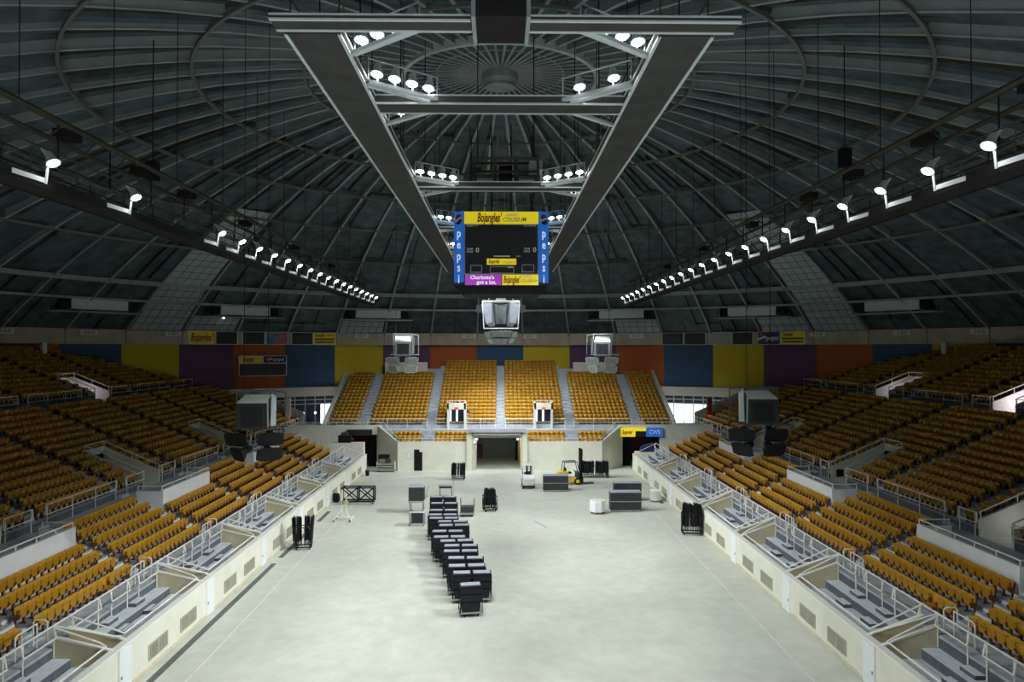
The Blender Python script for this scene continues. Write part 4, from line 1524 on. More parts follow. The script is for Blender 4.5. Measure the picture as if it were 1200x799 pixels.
def swoosh(px, py, w, parent):
    mb = MB()
    for j, (q, ww, hh) in enumerate(((0, 1.0, 0.9), (-1.2, 0.7, 0.7), (-2.3, 0.4, 0.6))):
        X, Z = SX(px), SZ(py + q)
        mb.box(X - px_(w * ww / 2), X + px_(w * ww / 2), yf - 0.04, yf - 0.025, Z - px_(hh / 2), Z + px_(hh / 2))
    mb.build('logo_roof_mark', M['sign_w'], parent)
swoosh(600, 252.6, 16, sbx)
fr = MB()
for (a, b, c, d) in ((544, 631, 262.5, 263.6), (544, 631, 320.5, 321.7), (544, 545, 263, 321), (630, 631, 263, 321)):
    fr.box(SX(a), SX(b), yf - 0.03, yf, SZ(d), SZ(c))
fr.build('board_frame', M['grey'], sbx)
panel('video_screen', 'sign_k2', 563, 609, 266, 299, 0.015)
put('player_lettering', 'GUEST FT', 'sign_w', 553.5, 264.8, px_(3.2), px_(14))
put('player_lettering', 'HOME FT', 'sign_w', 621, 264.6, px_(3.2), px_(14))
put('foul_lettering', 'TEAM', 'sign_w', 550.5, 292, px_(3.0), px_(7), bold=0.004)
put('foul_lettering', 'FOULS', 'sign_w', 550.5, 295, px_(3.0), px_(7.5), bold=0.004)
put('digit', '0', 'sign_w', 559.5, 293.3, px_(7.5), px_(4), bold=0.01)
put('foul_lettering', 'TEAM', 'sign_w', 617.5, 291.5, px_(3.0), px_(7), bold=0.004)
put('foul_lettering', 'FOULS', 'sign_w', 617.5, 294.5, px_(3.0), px_(7.5), bold=0.004)
put('digit', '0', 'sign_w', 626.5, 292.8, px_(7.5), px_(4), bold=0.01)
panel('white_strip', 'sign_w', 578.5, 597.5, 299.6, 300.8, 0.03)
panel('white_strip', 'sign_g', 605, 610, 299.6, 300.8, 0.03)
panel('mini_banner', 'glow_y', 570.5, 605, 303, 310.2, 0.03)
put('logo_lettering', "Bojangles'", 'sign_red', 579, 306.6, px_(6.5), px_(13.5), shear=0.25, bold=0.008, dy=0.05)
put('banner_lettering', 'COLISEUM', 'ink', 596.5, 307.6, px_(3.4), px_(14), dy=0.05)
def outline(a, b, c, d, t=1.0):
    mb = MB()
    for (p, q, r_, s_) in ((a, b, c, c + t), (a, b, d - t, d), (a, a + t, c, d), (b - t, b, c, d)):
        mb.box(SX(p), SX(q), yf - 0.03, yf, SZ(s_), SZ(r_))
    mb.build('display_outline', M['sign_g'], sbx)
outline(551, 565, 310.5, 319.5)
outline(574, 602.5, 312, 320.5)
outline(611.5, 626, 309.8, 319)
panel('white_strip', 'sign_w', 595, 601, 312.4, 313.8, 0.035)
panel('purple_banner', 'glow_p', 545, 587.5, 321.8, 334)
put('slogan_lettering', "Charlotte's", 'glow_w', 565, 325.2, px_(6.2), px_(28), bold=0.008, dy=0.045)
put('slogan_lettering', 'got a lot.', 'glow_w', 570, 330.8, px_(6.2), px_(23), bold=0.008, dy=0.045)
panel('yellow_banner', 'glow_y', 588.5, 631, 321.8, 334)
put('logo_lettering', "Bojangles'", 'sign_red', 599.5, 328, px_(11.5), px_(20), shear=0.25, bold=0.016, dy=0.045)
put('banner_lettering', 'COLISEUM', 'ink', 620, 329.3, px_(5), px_(20), dy=0.045)
swoosh(618, 324.8, 12, sbx)
# cola globe mark
def globe(parent, loc, r, rz):
    g = bpy.data.objects.new('globe_logo', None)
    disc = MB(); disc.loft([[(r * math.cos(2 * PI * k / 24), t, r * math.sin(2 * PI * k / 24)) for k in range(24)] for t in (0.0, -0.012)])
    o = disc.build('globe_logo', M['sign_w'], parent)
    o.location = loc
    o.rotation_euler = (0, 0, rz)
    for m, lo, hi in (('sign_r', 0.30, 1.0), ('sign_nb', -1.0, -0.28)):
        pts = []
        N_ = 14
        # wavy band edge plus circle arc
        xs = [-1 + 2 * k / N_ for k in range(N_ + 1)]
        def wave(x, base): return base + 0.20 * math.sin(x * 2.2 + 0.2) + 0.06 * x
        mb = MB()
        top, bot = [], []
        for x in xs:
            yy = math.sqrt(max(0, 1 - x * x)) * 0.97
            if m == 'sign_r':
                a, b = max(wave(x, 0.22), -yy), yy
            else:
                a, b = -yy, min(wave(x, -0.22), yy)
            if b < a: b = a
            top.append((x * 0.97 * r, -0.02, b * r)); bot.append((x * 0.97 * r, -0.02, a * r))
        n = len(xs)
        mb.add(bot + top, [(i, i + 1, n + i + 1, n + i) for i in range(n - 1)])
        q = mb.build('globe_band', M[m], o)
    return o
for s in (-1, 1):
    # chamfer faces and side faces in blue
    pw = 0.84
    c = Vector((xc + s * (hw + ch / 2), yf + ch / 2, 0))
    rz = s * PI / 4
    e = bpy.data.objects.new('side_banner', MB().box(-pw / 2, pw / 2, -0.03, 0.0, 0.18, H + 0.05).mesh('side_banner', M['bl_b']))
    COL.objects.link(e); e.parent = sbx; e.location = c; e.rotation_euler = (0, 0, rz)
    globe(e, (0, -0.04, H - 0.42), 0.33, 0)
    for j, chh in enumerate('pepsi'):
        text('banner_letter', chh, 0.72, M['glow_w'], e, (0, -0.045, H - 1.25 - 0.68 * j), bold=0.01)
    sd_ = MB().box(-0.02, 0.02, 0, YB, 0.18, H + 0.05).build('side_panel', M['bl_b'], sbx)
    sd_.location = (xc + s * (hw + ch), yf + ch, 0)
cb = MB()
for x in (-1.9, -0.6, 0.6, 1.9):
    for y in (1.2, 3.4):
        cb.tube((xc + x, yf + y, H), (xc + x, yf + y, H + 5.5), 0.03, 5)
cb.build('hoist_cable', M['steel_d'], sbx)

# ------------------------------------------------------------------ loudspeaker clusters
def wedge(mb, w, d, h, top_d):
    pass
def cabinet(parent, name, m, loc, size, rz, tilt, taper=0.7):
    w, d, h = size
    mb = MB()
    a = [(-w / 2, -d / 2), (w / 2, -d / 2), (w / 2 * taper, d / 2), (-w / 2 * taper, d / 2)]
    mb.prism(a, 'z', -h / 2, h / 2)
    o = mb.build(name, M[m], parent, bevel=0.02)
    o.location = loc
    o.rotation_euler = Euler((tilt, 0, rz), 'XYZ')
    return o
def cluster_box(label, p, rz, sc_, dark, flip):
    """big horn cabinet over a ring of four flared horns, in a tube frame"""
    t = thing('speaker_cluster', label, 'loudspeaker', p, rz, 'hanging loudspeaker clusters')
    t.scale = (sc_, sc_, sc_)
    body = 'charcoal' if dark else 'steel_l'
    # big bin: a flared box whose mouth faces the stand in front
    mb = MB()
    mb.loft([[(-0.62, -0.70, 0.12), (0.62, -0.70, 0.12), (0.62, -0.70, 1.22), (-0.62, -0.70, 1.22)],
             [(-0.55, 0.55, 0.05), (0.55, 0.55, 0.05), (0.55, 0.55, 1.34), (-0.55, 0.55, 1.34)]])
    b = mb.build('bass_cabinet', M['sage'] if dark else M['box_tan'], t, bevel=0.02)
    MB().loft([[(-0.625, -0.735, 0.11), (0.625, -0.735, 0.11), (0.625, -0.735, 1.19), (-0.625, -0.735, 1.19)], [(-0.62, -0.69, 0.12), (0.62, -0.69, 0.12), (0.62, -0.69, 1.20), (-0.62, -0.69, 1.20)]]).build('grille_cloth', M['cloth'] if dark else M['grey'], b)
    MB().box(-0.44, 0.44, -0.75, -0.73, 0.24, 1.05).build('horn_mouth', M['black'] if dark else M['charcoal'], b)
    mb = MB()
    sx = 1 if flip else -1
    mb.loft([[(sx * 0.70, -0.45, 0.1), (sx * 0.86, -0.3, 0.1), (sx * 0.90, -0.3, 1.3), (sx * 0.72, -0.4, 1.45)],
             [(sx * 0.62, 0.35, 0.1), (sx * 0.75, 0.45, 0.1), (sx * 0.78, 0.4, 1.3), (sx * 0.64, 0.35, 1.45)]])
    mb.build('side_cabinet', M['cover'] if not dark else M['steel'], t)
    fr = MB()
    for x in (-0.7, 0.7):
        fr.tube((x, -0.4, 0), (x, -0.4, 1.56), 0.025, 5); fr.tube((x, 0.4, 0), (x, 0.4, 1.56), 0.025, 5)
    for y in (-0.4, 0.4):
        fr.tube((-0.95, y, 0.0), (1.25, y, 0.0), 0.03, 5); fr.tube((-0.7, y, 1.56), (0.7, y, 1.56), 0.03, 5)
    fr.path([(0.7 if sx > 0 else -0.7, 0.2, 1.56), (sx * 1.2, 0.2, 1.5), (sx * 1.2, 0.2, 0)], 0.028, 5)
    fr.build('tube_frame', M['channel'] if dark else M['steel_l'], t)
    b.rotation_euler = (0.12 if dark else 0.26, 0, 0)
    hm = 'black' if dark else 'steel_l'
    for j, (x, z, az) in enumerate(((-0.66, -0.36, -0.4), (0.58, -0.36, 0.3), (-0.5, -1.0, -0.9), (0.5, -1.0, 0.4))):
        R = Matrix.Rotation(az, 3, 'Z') @ Matrix.Rotation(0.35, 3, 'X')
        rings = []
        for (yy, w_, h_) in ((0.35, 0.10, 0.10), (0.0, 0.22, 0.13), (-0.25, 0.48, 0.27), (-0.33, 0.54, 0.31)):
            rings.append([R @ Vector((px2 * w_, yy, pz2 * h_)) + Vector((x, 0, z)) for (px2, pz2) in ((-1, -0.75), (-0.6, -1), (0.6, -1), (1, -0.75), (1, 0.75), (0.6, 1), (-0.6, 1), (-1, 0.75))])
        hn = MB().loft(rings).build('flared_horn', M[hm], t)
        rings = [[R @ Vector((px2 * w_ * 0.9, yy, pz2 * h_ * 0.85)) + Vector((x, 0, z)) for (px2, pz2) in ((-1, -1), (1, -1), (1, 1), (-1, 1))] for (yy, w_, h_) in ((-0.325, 0.50, 0.28), (-0.345, 0.50, 0.28))]
        MB().loft(rings).build('horn_throat', M['black'] if dark else M['grey'], hn)
        MB().tube((x * 0.7, 0.2, z), (x * 0.4, 0.2, 0.02), 0.03, 5).build('horn_strut', M['steel'], t)
    cb = MB()
    zt = 21.0
    wp = Vector(p)
    zt = (dome_z(math.hypot(wp.x, wp.y)) - wp.z - 0.3) / sc_
    for x in (-0.5, 0.5):
        cb.tube((x, 0, 1.5), (x, 0, zt), 0.014, 4)
    cb.build('hoist_cable', M['steel_d'], t)
    return t
cluster_box('dark loudspeaker cluster hanging over the left lower seats', P(300, 501, 34), 0.10, 1.06, True, True)
cluster_box('dark loudspeaker cluster hanging over the right lower seats', P(889, 496, 34), -0.10, 1.06, True, False)
cluster_box('pale loudspeaker cluster hanging before the end stand, left of the scoreboard', P(472, 415.5, 64), 0.15, 1.12, False, True)
cluster_box('pale loudspeaker cluster hanging before the end stand, right of the scoreboard', P(706, 415.5, 64), -0.15, 1.12, False, False)
# centre cluster
ct = thing('speaker_cluster', 'pale multi-horn loudspeaker cluster hanging directly below the scoreboard', 'loudspeaker', P(587, 385, 50.5), 0, 'hanging loudspeaker clusters')
for x, rz in ((-0.62, -0.18), (0.62, 0.18)):
    mb = MB()
    mb.loft([[(-0.36, -0.5, 1.55), (0.36, -0.5, 1.55), (0.36, 0.5, 1.7), (-0.36, 0.5, 1.7)], [(-0.20, -0.75, 0.2), (0.20, -0.75, 0.2), (0.2, 0.2, 0.0), (-0.2, 0.2, 0.0)]])
    o = mb.build('line_cabinet', M['cover'], ct)
    o.location = (x, -0.1, 0.15)
    o.rotation_euler = (0, x * 0.28, rz)
for x, rz in ((-1.0, -0.7), (0, 0), (1.0, 0.7)):
    mb = MB()
    mb.loft([[(-0.55, -0.3, 0.35), (0.55, -0.3, 0.35), (0.5, 0.5, 0.35), (-0.5, 0.5, 0.35)], [(-0.6, -0.5, 1.65), (0.6, -0.5, 1.65), (0.5, 0.5, 1.75), (-0.5, 0.5, 1.75)]])
    o = mb.build('bass_cabinet', M['steel'], ct)
    o.location = (x * 0.55, 0.5, 0)
    o.rotation_euler = (0, 0, rz)
fr = MB()
for s in (-1, 1):
    fr.path([(s * 1.25, -0.5, 1.85), (s * 1.15, -0.7, 0.0), (s * 0.3, -0.8, 0.0)], 0.035, 5)
    fr.path([(s * 1.25, 0.7, 1.85), (s * 1.15, 0.7, 0.0)], 0.035, 5)
    fr.path([(s * 1.15, -0.7, 0), (s * 1.15, 0.7, 0)], 0.035, 5)
fr.path([(-1.25, -0.5, 1.85), (1.25, -0.5, 1.85)], 0.04, 5)
fr.path([(-1.25, 0.7, 1.85), (1.25, 0.7, 1.85)], 0.04, 5)
fr.path([(-1.15, -0.7, 0), (1.15, -0.7, 0)], 0.04, 5)
fr.build('tube_frame', M['white'], ct)
for j in range(5):
    a = -0.95 + 1.9 * j / 4
    for zz, rr in ((-0.30, 0.85), (-0.68, 0.62)):
        R = Matrix.Rotation(a, 3, 'Z') @ Matrix.Rotation(0.35 if zz > -0.5 else 0.6, 3, 'X')
        rings = []
        for (yy, w_, h_) in ((0.3, 0.08, 0.08), (-0.1, 0.20, 0.12), (-0.3, 0.30, 0.20)):
            rings.append([R @ Vector((q1 * w_, yy, q2 * h_)) + Vector((math.sin(a) * rr, -math.cos(a) * rr * 0.6 + 0.2, zz)) for (q1, q2) in ((-1, -1), (1, -1), (1, 1), (-1, 1))])
        hn = MB().loft(rings).build('flared_horn', M['steel'], ct)
cb = MB()
for s in (-1, 1):
    cb.tube((s * 0.9, 0, 1.8), (s * 0.25, 0.2, 3.4), 0.03, 5)
    cb.tube((s * 0.25, 0.2, 1.8), (s * 0.25, 0.2, dome_z(1) - P(587, 385, 50.5).z - 0.4), 0.03, 5)
cb.build('hoist_cable', M['grey'], ct)
MB().box(-0.35, 0.35, -0.1, 0.5, 1.75, 2.6).build('junction_box', M['grey'], ct)
for s in (-1, 1):
    MB().box(s * 1.45 - 0.22, s * 1.45 + 0.22, 0.1, 0.5, 1.1, 1.6).build('side_box', M['charcoal'], ct)
    MB().tube((s * 1.2, 0.3, 1.35), (s * 1.45, 0.3, 1.35), 0.05, 5).build('side_bracket', M['steel'], ct)

# ------------------------------------------------------------------ signs on the fascia and wall
def on_circle(px, rr):
    t = PX(px, 1.0)
    A, B, Cc = 1 + t * t, 2 * CAMY, CAMY ** 2 - rr * rr
    d = (-B + math.sqrt(B * B - 4 * A * Cc)) / (2 * A)
    return Vector((t * d, d + CAMY, 0)), d
def ring_sign(name, label, cat, pxa, pxb, z0, z1, m, rr=49.02, group=None):
    a, da = on_circle(pxa, rr); b, db = on_circle(pxb, rr)
    c = (a + b) / 2
    az = math.atan2(c.x, c.y)
    w = (b - a).length
    t = thing(name, label, cat, (c.x, c.y, z0), -az, group)
    h = z1 - z0
    MB().box(-w / 2, w / 2, -0.06, 0.16, 0, h).build('sign_panel', M[m], t)
    fr = MB()
    fr.box(-w / 2, w / 2, -0.09, -0.05, -0.04, 0.03); fr.box(-w / 2, w / 2, -0.09, -0.05, h - 0.03, h + 0.04)
    for x in (-w / 2, w / 2):
        fr.box(x - 0.05, x + 0.05, -0.09, -0.05, 0, h)
    fr.build('sign_frame', M['plate'], t)
    return t, w, h
zf0, zf1 = ZF0 + 0.03, ZF1 - 0.03
def tx(t, s, size, m, x, z, width=None, shear=0, bold=0.0):
    return text('lettering', s, size, M[m], t, (x, -0.075, z), shear=shear, bold=bold, width=width)
t, w, h = ring_sign('fascia_sign', 'yellow fascia sign with large maroon script, leftmost on the fascia', 'sign', 220.5, 251, zf0, zf1, 'sign_y')
tx(t, "Bojangles'", 1.25, 'sign_red', 0, h / 2, w * 0.86, 0.25, 0.03)
ring_sign('blank_sign', 'blank dark fascia panel right beside the large yellow script sign', 'sign', 252.5, 278, zf0, zf1, 'sign_k2')
ring_sign('blank_sign', 'blank dark fascia panel left of the blue and red picture sign', 'sign', 284, 310, zf0, zf1, 'sign_k2')
t, w, h = ring_sign('fascia_sign', 'fascia picture sign, blue half and red half', 'sign', 311.5, 337, zf0, zf1, 'sign_g')
MB().box(-w / 2 + 0.05, -0.15, -0.075, -0.06, 0.05, h - 0.05).build('picture_blue', mat('picture_blue', (0.07, 0.22, 0.42), 0.5, var=0.6, scale=1.2), t)
MB().box(-0.1, w / 2 - 0.05, -0.075, -0.06, 0.05, h - 0.05).build('picture_red', mat('picture_red', (0.36, 0.13, 0.13), 0.5, var=0.6, scale=1.2), t)
ring_sign('blank_sign', 'blank dark fascia panel left of the small-print yellow sign', 'sign', 341.5, 366.5, zf0, zf1, 'sign_k2')
t, w, h = ring_sign('fascia_sign', 'yellow fascia sign with several printed lines, left of the end stand', 'sign', 367.5, 393, zf0, zf1, 'sign_y')
tx(t, "Bojangles'", 0.5, 'sign_red', -w * 0.22, h * 0.78, w * 0.42, 0.2, 0.015)
for zz, ww in ((0.45, 0.9), (0.20, 0.84)):
    MB().box(-w * ww / 2, w * ww / 2, -0.072, -0.06, h * zz - 0.09, h * zz + 0.09).build('text_line', M['rust'], t)
MB().box(w * 0.06, w * 0.44, -0.072, -0.06, h * 0.75, h * 0.80).build('text_line', M['rust'], t)
t, w, h = ring_sign('fascia_sign', 'black fascia sign with a dim grey emblem, right of the end stand', 'sign', 776, 801, zf0, zf1, 'sign_k')
em_ = MB()
for k in range(7):
    em_.bar((-w * 0.3 + w * 0.1 * k, -0.07, h * (0.3 + 0.08 * math.sin(k * 2))), (-w * 0.24 + w * 0.1 * k, -0.07, h * (0.75 - 0.05 * k % 0.2)), 0.012, 0.16, (0, 1, 0))
em_.build('emblem', M['grey'], t)
ring_sign('blank_sign', 'blank dark fascia panel right of the black emblem sign', 'sign', 802, 827, zf0, zf1, 'sign_k2')
t, w, h = ring_sign('fascia_sign', 'pale grey fascia picture sign with faint red arc above the yellow wall panel', 'sign', 832, 857, zf0, zf1, 'sign_g')
ac = MB()
for k in range(6):
    a0, a1 = 0.5 + k * 0.35, 0.5 + (k + 1) * 0.35
    ac.bar((math.cos(a0) * w * 0.25, -0.07, h * 0.45 + math.sin(a0) * 0.4), (math.cos(a1) * w * 0.25, -0.07, h * 0.45 + math.sin(a1) * 0.4), 0.012, 0.14, (0, 1, 0))
ac.build('picture_arc', M['sign_r'], t)
ring_sign('blank_sign', 'blank dark fascia panel left of the navy cola sign', 'sign', 858.5, 882.5, zf0, zf1, 'sign_k2')
t, w, h = ring_sign('fascia_sign', 'navy fascia sign with round red white and blue globe', 'sign', 888, 914.5, zf0, zf1, 'sign_nb')
globe(t, (-w * 0.3, -0.07, h / 2), 0.48, 0)
tx(t, 'pepsi', 0.8, 'sign_w', w * 0.16, h / 2, w * 0.52, 0, 0.008)
t, w, h = ring_sign('fascia_sign', 'yellow fascia sign with several printed lines, beside the navy globe sign', 'sign', 915.5, 943.5, zf0, zf1, 'sign_y')
tx(t, "Bojangles'", 0.5, 'sign_red', -w * 0.2, h * 0.78, w * 0.44, 0.2, 0.015)
for zz, ww in ((0.45, 0.9), (0.20, 0.84)):
    MB().box(-w * ww / 2, w * ww / 2, -0.072, -0.06, h * zz - 0.09, h * zz + 0.09).build('text_line', M['rust'], t)
# section number plates
for px, s_ in ((4, '107'), (105, '108'), (204, '109'), (423, 'BOX 1'), (550, 'BOX 2'), (621, 'BOX 3'), (746, 'BOX 4'), (958, 'BOX 5'), (1057, '109'), (1148, '105')):
    pass
PLATES = [(5, '105', 'far left, at the frame edge'), (104, '103', 'above the blue panel at left'), (203, '101', 'left of the big yellow script sign'), (424, 'BOX A', 'right of the left small-print sign'),
          (550, 'BOX B', 'left of the hanging centre loudspeakers'), (621, 'BOX C', 'right of the hanging centre loudspeakers'), (746, 'BOX D', 'left of the black emblem sign'),
          (958, '118', 'right of the small-print yellow sign at right'), (1057, '120', 'above the blue panel at far right'), (1148, '105', 'far right, near the frame edge')]
for px, s_, lab in PLATES:
    p, d = on_circle(px, 49.05)
    az = math.atan2(p.x, p.y)
    t = thing('number_plate', 'small pale section plate on the fascia, ' + lab, 'sign', (p.x, p.y, ZF1 - 0.62), -az, 'fascia section plates')
    MB().box(-0.85, 0.85, -0.05, 0.05, 0, 0.48).build('plate_panel', M['plate'], t)
    text('lettering', s_, 0.42, M['ink'], t, (0, -0.06, 0.24), width=1.0, bold=0.008)
# video board on the orange wall bay at left
t, w, h = ring_sign('wall_sign', 'yellow sign with maroon script on the orange wall bay', 'sign', 280, 307, PZ(425.5, 86.4), PZ(417, 86.4), 'sign_y', 49.75)
tx(t, "Bojangles'", 0.7, 'sign_red', -w * 0.08, h / 2, w * 0.5, 0.25, 0.02)
t, w, h = ring_sign('wall_sign', 'navy sign with round globe on the orange wall bay', 'sign', 308, 335.5, PZ(425.5, 86.4), PZ(417, 86.4), 'sign_nb', 49.75)
globe(t, (-w * 0.2, -0.07, h / 2), 0.34, 0)
tx(t, 'pepsi', 0.55, 'sign_w', w * 0.18, h / 2, w * 0.42)
t, w, h = ring_sign('message_board', 'blank black message board below the two signs on the orange wall bay', 'sign', 280, 335.5, PZ(440.5, 86.4), PZ(426, 86.4), 'sign_k2', 49.75)
# signs over the corner portals
t = thing('portal_sign', 'blank dark sign over the left corner portal', 'sign', (PX(421.5, 79.6), YW + 2.55, PZ(510.3, 79.6)))
MB().box(-1.33, 1.33, -0.12, 0.04, 0, 0.66).build('sign_panel', M['sign_k2'], t, bevel=0.02)
t = thing('portal_sign', 'yellow and blue sign over the right corner portal', 'sign', (PX(751, 79.6), YW + 2.55, PZ(512, 79.6)))
w2 = PX(775, 79.6) - PX(724.5, 79.6)
MB().box(-w2 / 2, -w2 / 2 + 1.72, -0.12, 0.04, 0, 0.95).build('sign_panel', M['glow_y'], t)
MB().box(-w2 / 2 + 1.75, -w2 / 2 + 2.88, -0.12, 0.04, 0, 0.6).build('sign_panel', M['sign_k'], t)
MB().box(-w2 / 2 + 1.75, -w2 / 2 + 2.88, -0.12, 0.04, 0.6, 0.95).build('sign_panel', M['glow_y'], t)
MB().box(-w2 / 2 + 2.9, w2 / 2, -0.12, 0.04, 0, 0.95).build('sign_panel', M['bl_b'], t)
text('lettering', "Bojangles'", 0.6, M['sign_red'], t, (-w2 / 2 + 0.86, -0.13, 0.48), width=1.1, shear=0.25, bold=0.015)
text('lettering', 'CWS', 0.62, M['sign_w'], t, (w2 / 2 - 0.85, -0.13, 0.48), width=1.2, bold=0.012)

# ================================================================== THINGS ON THE FLOOR
def casters(parent, w, d, r=0.07):
    for x in (-w / 2 + 0.1, w / 2 - 0.1):
        for y in (-d / 2 + 0.1, d / 2 - 0.1):
            c = MB(); c.tube((x - 0.025, y, r), (x + 0.025, y, r), r, 10)
            c.box(x - 0.04, x + 0.04, y - 0.02, y + 0.02, r, 2 * r + 0.02)
            c.build('caster', M['rubber'], parent)
# ---- the line of covered carts
def cart_proto(width, split):
    t = thing('chair_cart', 'x', 'cart')
    w, d, h = width, 0.80, 1.45
    b = MB()
    for y in (-d / 2 + 0.06, d / 2 - 0.06):
        b.bar((-w / 2, y, 0.2), (w / 2, y, 0.2), 0.06, 0.06)
    for x in (-w / 2 + 0.05, 0, w / 2 - 0.05):
        b.bar((x, -d / 2, 0.2), (x, d / 2, 0.2), 0.06, 0.06)
    b.build('base_frame', M['grey'], t)
    casters(t, w * 0.8, d)
    e = MB()
    for x in (-w / 2 + 0.03, w / 2 - 0.03):
        for y in (-d / 2 + 0.05, d / 2 - 0.05):
            e.tube((x, y, 0.2), (x, y, h - 0.06), 0.025, 6)
        e.tube((x, -d / 2 + 0.05, h - 0.1), (x, d / 2 - 0.05, h - 0.1), 0.025, 6)
    e.build('end_frame', M['chair_black'], t)
    n = 2 if split else 1
    for j in range(n):
        x0 = -w / 2 + w * j / n + 0.03
        x1 = -w / 2 + w * (j + 1) / n - 0.03
        for (z0, z1, ov) in ((0.24, 0.70, -0.07), (0.72, 1.06, 0.03), (1.08, 1.37, 0.0)):
            st = MB()
            m_ = 9
            for q in range(m_):
                y = -d / 2 + 0.05 + (d - 0.1) * (q + 0.5) / m_
                a_, b_ = x0 - ov, x1 + ov
                e_ = 0.05 * ((q * 7 + j * 3) % 3) / 2
                st.prism([(a_ + 0.05, z0 + 0.02), (a_ + 0.11, z0), (b_ - 0.11, z0), (b_ - 0.05, z0 + 0.02), (b_ + e_ * 0.5, z1 - 0.09), (b_ - 0.04, z1 - 0.02 - e_ * 0.3), (a_ + 0.04, z1 - 0.02 - e_ * 0.3), (a_ - e_ * 0.5, z1 - 0.09)], 'y', y - 0.036, y + 0.036)
            st.build('chair_stack', M['chair_black'], t)
        tp = MB()
        tp.box(x0, x1, -d / 2 + 0.04, d / 2 - 0.04, h - 0.075, h - 0.02)
        to = tp.build('top_tray', M['chair_black'], t, bevel=0.015)
        MB().box(x0 + 0.05, x1 - 0.05, -d / 2 + 0.22, d / 2 - 0.12, h - 0.02, h).build('cover_panel', M['cover'], to)
    return t
wide = cart_proto(1.98, True)
single = cart_proto(1.08, False)
line = [(551.5, 683, 's', 10), (553, 669, 'w', 4), (547, 661, 'w', 5), (545.7, 652, 'w', 1), (540, 644, 'w', 2), (540, 637.7, 'w', 3), (535, 632, 'w', 6), (527, 627.5, 'w', 3),
        (524.7, 621, 'w', 1), (532, 614, 'w', 4), (530.5, 609.6, 'w', 3), (520, 605.8, 'w', 0), (519, 601.8, 'w', 0), (520, 596.5, 'w', 0), (520.5, 588.5, 'w', -1), (519.5, 581, 'w', 0)]
first = {'s': True, 'w': True}
for j, (px, py, kd, deg) in enumerate(line):
    src = single if kd == 's' else wide
    d = F * (CAMZ - 1.45) / (py - CY)
    o = src if first[kd] else copy_tree(src)
    first[kd] = False
    o.location = (PX(px, d), d + CAMY, 0)
    o.rotation_euler = (0, 0, math.radians(deg))
    if kd == 's':
        o['label'] = 'single-width black chair cart, nearest of the cart line on the floor'
    else:
        o['label'] = 'wide black chair cart with two pale cover panels, %s in the line from the camera' % ordn(j + 1)
    o['group'] = 'line of chair carts'

def black_case_cart(label, p, w, d, tiers, rz=0.0, tier_h=0.62, base='grey', cover=True):
    t = thing('stage_deck_stack', label, 'equipment stack', p, rz)
    z = 0.12
    MB().box(-w / 2, w / 2, -d / 2, d / 2, 0.06, 0.12).build('pallet', M['vent'], t)
    casters(t, w, d, 0.04)
    for k in range(tiers):
        b = MB()
        n = 5
        for q in range(n):
            zz = z + (tier_h - 0.06) * q / n
            b.box(-w / 2 + 0.02, w / 2 - 0.02, -d / 2 + 0.01 * (q % 2), d / 2, zz, zz + (tier_h - 0.06) / n - 0.012)
        b.build('deck_case', M['charcoal'], t)
        if k < tiers - 1:
            MB().box(-w / 2 + 0.02, w / 2 - 0.02, -d / 2 + 0.02, d / 2 - 0.02, z + tier_h - 0.06, z + tier_h).build('spacer', M['vent'], t)
        z += tier_h
    if cover:
        MB().box(-w / 2, w / 2, -d / 2, d / 2, z - 0.06, z).build('cover_panel', M['cover'], t, bevel=0.01)
    return t
def fp(px, py):
    r = ray(px, py)
    return Vector((0, CAMY, CAMZ)) + r * (-CAMZ / r.z)
black_case_cart('two-tier black case stack with pale top, left of the yellow forklift', fp(651, 575), 2.25, 0.9, 2, 0.0, 0.66)
black_case_cart('black case stack with pale top, rear of the pair at right', fp(735, 586), 2.3, 0.8, 2, 0.0, 0.70)
black_case_cart('black case stack with pale top, front of the pair at right', fp(732.5, 598), 2.42, 1.0, 2, 0.0, 0.70)

# ---- left pair: black crate cart on legs and a tipped flat cart before it
t = thing('crate_trolley', 'black crate with pale lid on a tall legged trolley, left of the cart line', 'trolley', fp(488.5, 600))
MB().box(-0.58, 0.58, -0.5, 0.5, 0.95, 1.98).build('crate', M['charcoal'], t, bevel=0.02)
MB().box(-0.6, 0.6, -0.55, 0.55, 1.98, 2.06).build('lid', M['cover'], t)
lg = MB()
for x in (-0.5, 0.5):
    for y in (-0.42, 0.42):
        MB().tube((x, y, 0.12), (x, y, 0.95), 0.04, 6).build('leg', M['grey'], t)
MB().box(-0.6, 0.6, -0.5, 0.5, 0.82, 0.95).build('shelf', M['vent'], t)
MB().tube((0.6, 0.3, 0.9), (0.85, 0.4, 2.0), 0.03, 6).build('handle', M['grey'], t)
casters(t, 1.1, 0.9, 0.06)
t = thing('flat_trolley', 'flat trolley with tan deck and black front, before the black crate trolley', 'trolley', fp(489, 615))
MB().prism([(-0.55, 0.98), (0.35, 0.80), (0.35, 0.88), (-0.55, 1.06)], 'x', -0.52, 0.52).build('deck', M['box_tan'], t)
MB().prism([(-0.55, 0.98), (-0.35, 0.2), (-0.2, 0.2), (-0.4, 0.96)], 'x', -0.36, 0.52).build('apron', M['charcoal'], t)
for x in (-0.5, 0.5):
    MB().tube((x, -0.5, 0.1), (x, -0.52, 1.0), 0.035, 6).build('leg', M['grey'], t)
    MB().tube((x, 0.3, 0.1), (x, 0.3, 0.85), 0.035, 6).build('leg', M['grey'], t)
casters(t, 1.15, 0.9, 0.06)
t = thing('folding_table_cart', 'cart with a pale folded tabletop behind the cart line', 'trolley', fp(522.5, 582))
MB().box(-0.62, 0.55, -0.4, 0.4, 0.96, 1.03).build('table_top', M['cover'], t, bevel=0.01)
